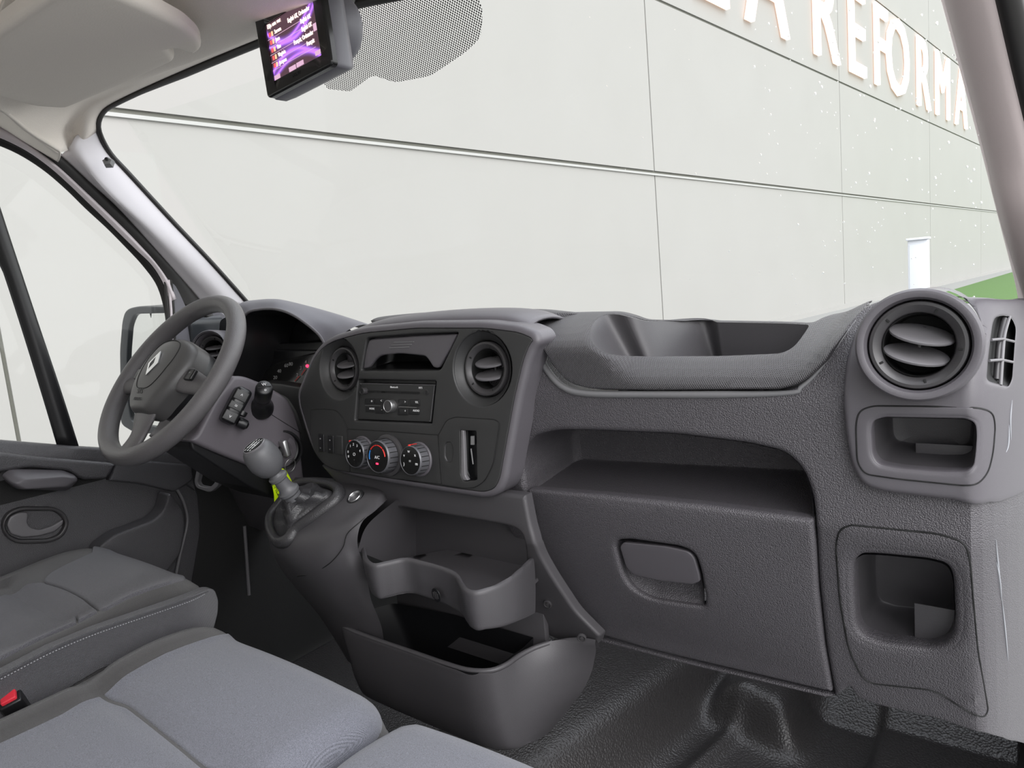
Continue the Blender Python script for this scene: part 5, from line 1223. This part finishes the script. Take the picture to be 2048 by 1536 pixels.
# ================================================================ DISPLAY HANGING BY THE HEADER
dp = thing('navigation_display', 'black navigation display with purple menu screen hanging from the roof', 'display', PY(600, 60, .62))
Yd = .60; cBL, cBR = PY(534, 197, Yd), PY(664, 130, Yd); cTL = PY(501, 15, Yd)
tr_ = math.radians(3.5)
def unrot(P): d = P-cBL; return np.array([d[0]*math.cos(tr_)+d[2]*math.sin(tr_)+cBL[0], d[2]*math.cos(tr_)-d[0]*math.sin(tr_)+cBL[2]])
x0, x1, z0, z1 = cBL[0], unrot(cBR)[0], cBL[2], unrot(cTL)[1]
S_f = Surf('y', lambda x, z: Yd, .2, 3)
fr_ = [(x0, z0), (x1, z0), (x1, z1), (x0, z1)]
fo = resample([np.array(p) for p in rpoly(fr_, .006)], .004); fo = fo if area(fo) > 0 else fo[::-1]
q = [unrot(PY(*p, Yd)) for p in ((548, 163), (642, 108), (623, 0), (524, 41))]
sx0 = (q[0][0]+q[3][0])/2; sx1 = (q[1][0]+q[2][0])/2; sz0 = (q[0][1]+q[1][1])/2; sz1 = (q[3][1]+q[2][1])/2
sO = resample([np.array(p) for p in [(sx0, sz0), (sx1, sz0), (sx1, sz1), (sx0, sz1)]], .02); sO = sO if area(sO) > 0 else sO[::-1]
fz = plate('bezel', S_f, fo, M_gloss, dp, holes=[sO], thick=.012, rim=.003, hrim=.001, sp=.02)
G = []
for yy, s, dz in ((.010, 1.0, 0), (.013, 1.015, 0), (.028, 1.01, 0), (.040, .93, .0), (.046, .80, 0)):
    cx, cz = (x0+x1)/2, (z0+z1)/2; G.append([(cx+(a-cx)*s, Yd+yy, cz+(b-cz)*s+dz) for a, b in fo])
gridmesh('housing', np.array(G), M_sail, dp, closed=True, caps=True)
def scrmat():
    m = bpy.data.materials.new('purple_screen'); m.use_nodes = True; n = m.node_tree; b = n.nodes['Principled BSDF']; b.inputs['Base Color'].default_value = (.01, .01, .01, 1); b.inputs['Roughness'].default_value = .15
    t = n.nodes.new('ShaderNodeTexCoord'); s = n.nodes.new('ShaderNodeSeparateXYZ'); n.links.new(t.outputs['Object'], s.inputs[0])
    def mth(op, a, bb, c=None):
        k = n.nodes.new('ShaderNodeMath'); k.operation = op
        for i, v in enumerate((a, bb, c)):
            if v is None: continue
            if isinstance(v, (int, float)): k.inputs[i].default_value = v
            else: n.links.new(v, k.inputs[i])
        return k.outputs[0]
    W_, H_ = sx1-sx0, sz1-sz0
    u = mth('MULTIPLY', mth('SUBTRACT', s.outputs['X'], sx0), 1/W_); v = mth('MULTIPLY', mth('SUBTRACT', s.outputs['Z'], sz0), 1/H_); tot = None
    for c0, c1, c2, wd_ in ((.84, -1.3, 1.35, 900), (.60, -.40, .80, 2500), (.16, .95, -1.15, 900), (.04, .75, -.72, 2200)):
        y = mth('ADD', mth('ADD', mth('MULTIPLY', mth('MULTIPLY', u, u), c2), mth('MULTIPLY', u, c1)), c0)
        d = mth('SUBTRACT', v, y); g = mth('DIVIDE', 1.0, mth('ADD', 1.0, mth('MULTIPLY', mth('MULTIPLY', d, d), wd_))); tot = g if tot is None else mth('ADD', tot, g)
    r = n.nodes.new('ShaderNodeValToRGB'); r.color_ramp.elements[0].color = (.045, .022, .03, 1); r.color_ramp.elements[0].position = .1; r.color_ramp.elements[1].color = (.33, .12, .75, 1); r.color_ramp.elements[1].position = 1.05
    n.links.new(tot, r.inputs[0]); n.links.new(r.outputs[0], b.inputs['Emission Color']); b.inputs['Emission Strength'].default_value = .75; return m
sc = box('screen', ((sx0+sx1)/2, Yd+.006, (sz0+sz1)/2), (sx1-sx0+.004, .006, sz1-sz0+.004), scrmat(), dp, None, 0, label='lit purple menu screen')
M_scr = mat('screen_text', (.1, .1, .1), .5, emit=(1, .72, .62), es=.9); M_flagr = mat('screen_red', (.1, .0, .0), .5, emit=(.9, .12, .12), es=.4); M_flagy = mat('screen_yellow', (.1, .1, .0), .5, emit=(1, .6, .35), es=.4); M_pur = mat('screen_button', (.02, .01, .02), .5, emit=(.45, .28, .38), es=.6)
W_, H_ = sx1-sx0, sz1-sz0
def ft(u, v): return Matrix(((1, 0, 0, sx0+u*W_), (0, 0, -1, Yd+.0024), (0, 1, 0, sz0+v*H_), (0, 0, 0, 1)))
text('menu_text', 'Elija una voz', ft(.03, .945), .0075, M_scr, sc, 'LEFT', sx=.8)
for k, (a, b) in enumerate((('Serena', 'English UK, Ordenador'), ('Jane', 'English UK'), ('Tim', 'English UK'), ('Virginie', 'Français, Ordenador'), ('Jacques', 'Français'))):
    v = .80-.135*k
    text('menu_text', a, ft(.16, v), .0072, M_scr, sc, 'LEFT', sx=.75); text('menu_text', b, ft(.90, v+.045), .0078, M_scr, sc, 'RIGHT', sx=.62)
    box('menu_flag', (sx0+.06*W_, Yd+.0024, sz0+v*H_), (.0035, .0008, .0050), M_flagr, sc, None, 0); box('menu_flag', (sx0+.11*W_, Yd+.0024, sz0+v*H_), (.0028, .0008, .0055), M_flagy, sc, None, 0)
    tube('menu_divider', [(sx0, Yd+.0028, sz0+(v-.068)*H_), (sx1-.1*W_, Yd+.0028, sz0+(v-.068)*H_)], .0003, M_pur, sc, 6)
for u, v, w2, h2 in ((.07, .05, .12, .085), (.40, .06, .14, .075), (.56, .065, .14, .075), (.93, .085, .11, .07), (.95, .50, .07, .12)): box('menu_button', (sx0+u*W_, Yd+.0027, sz0+v*H_), (w2*W_, .0006, h2*H_), M_pur, sc, None, 0)
text('bezel_lettering', 'MENU', Matrix(((1, 0, 0, (x0+x1)/2), (0, 0, -1, Yd-.0003), (0, 1, 0, z0+.010), (0, 0, 0, 1))), .006, M_dark, fz)
# round knuckle behind
lathe('mount_knuckle', [(.020, -.01), (.045, .0), (.047, .02), (.040, .034), (.0, .036)], M_sail, dp, 40, True, frame(((x0+x1)/2+.012, Yd+.045, z0+.075), (0, 1, .1)))
tube('mount_arm', [((x0+x1)/2+.01, Yd+.07, z0+.09), ((x0+x1)/2, Yd+.12, z0+.16), ((x0+x1)/2, Yd+.15, z1+.05)], [.016, .014, .02], M_dark, dp, 16)

# the display hangs slightly rolled about its lower corner
Rr = Matrix.Translation(Vector(cBL)) @ Matrix.Rotation(-tr_, 4, 'Y') @ Matrix.Translation(-Vector(cBL))
dp.matrix_world = Rr @ W[dp.name]
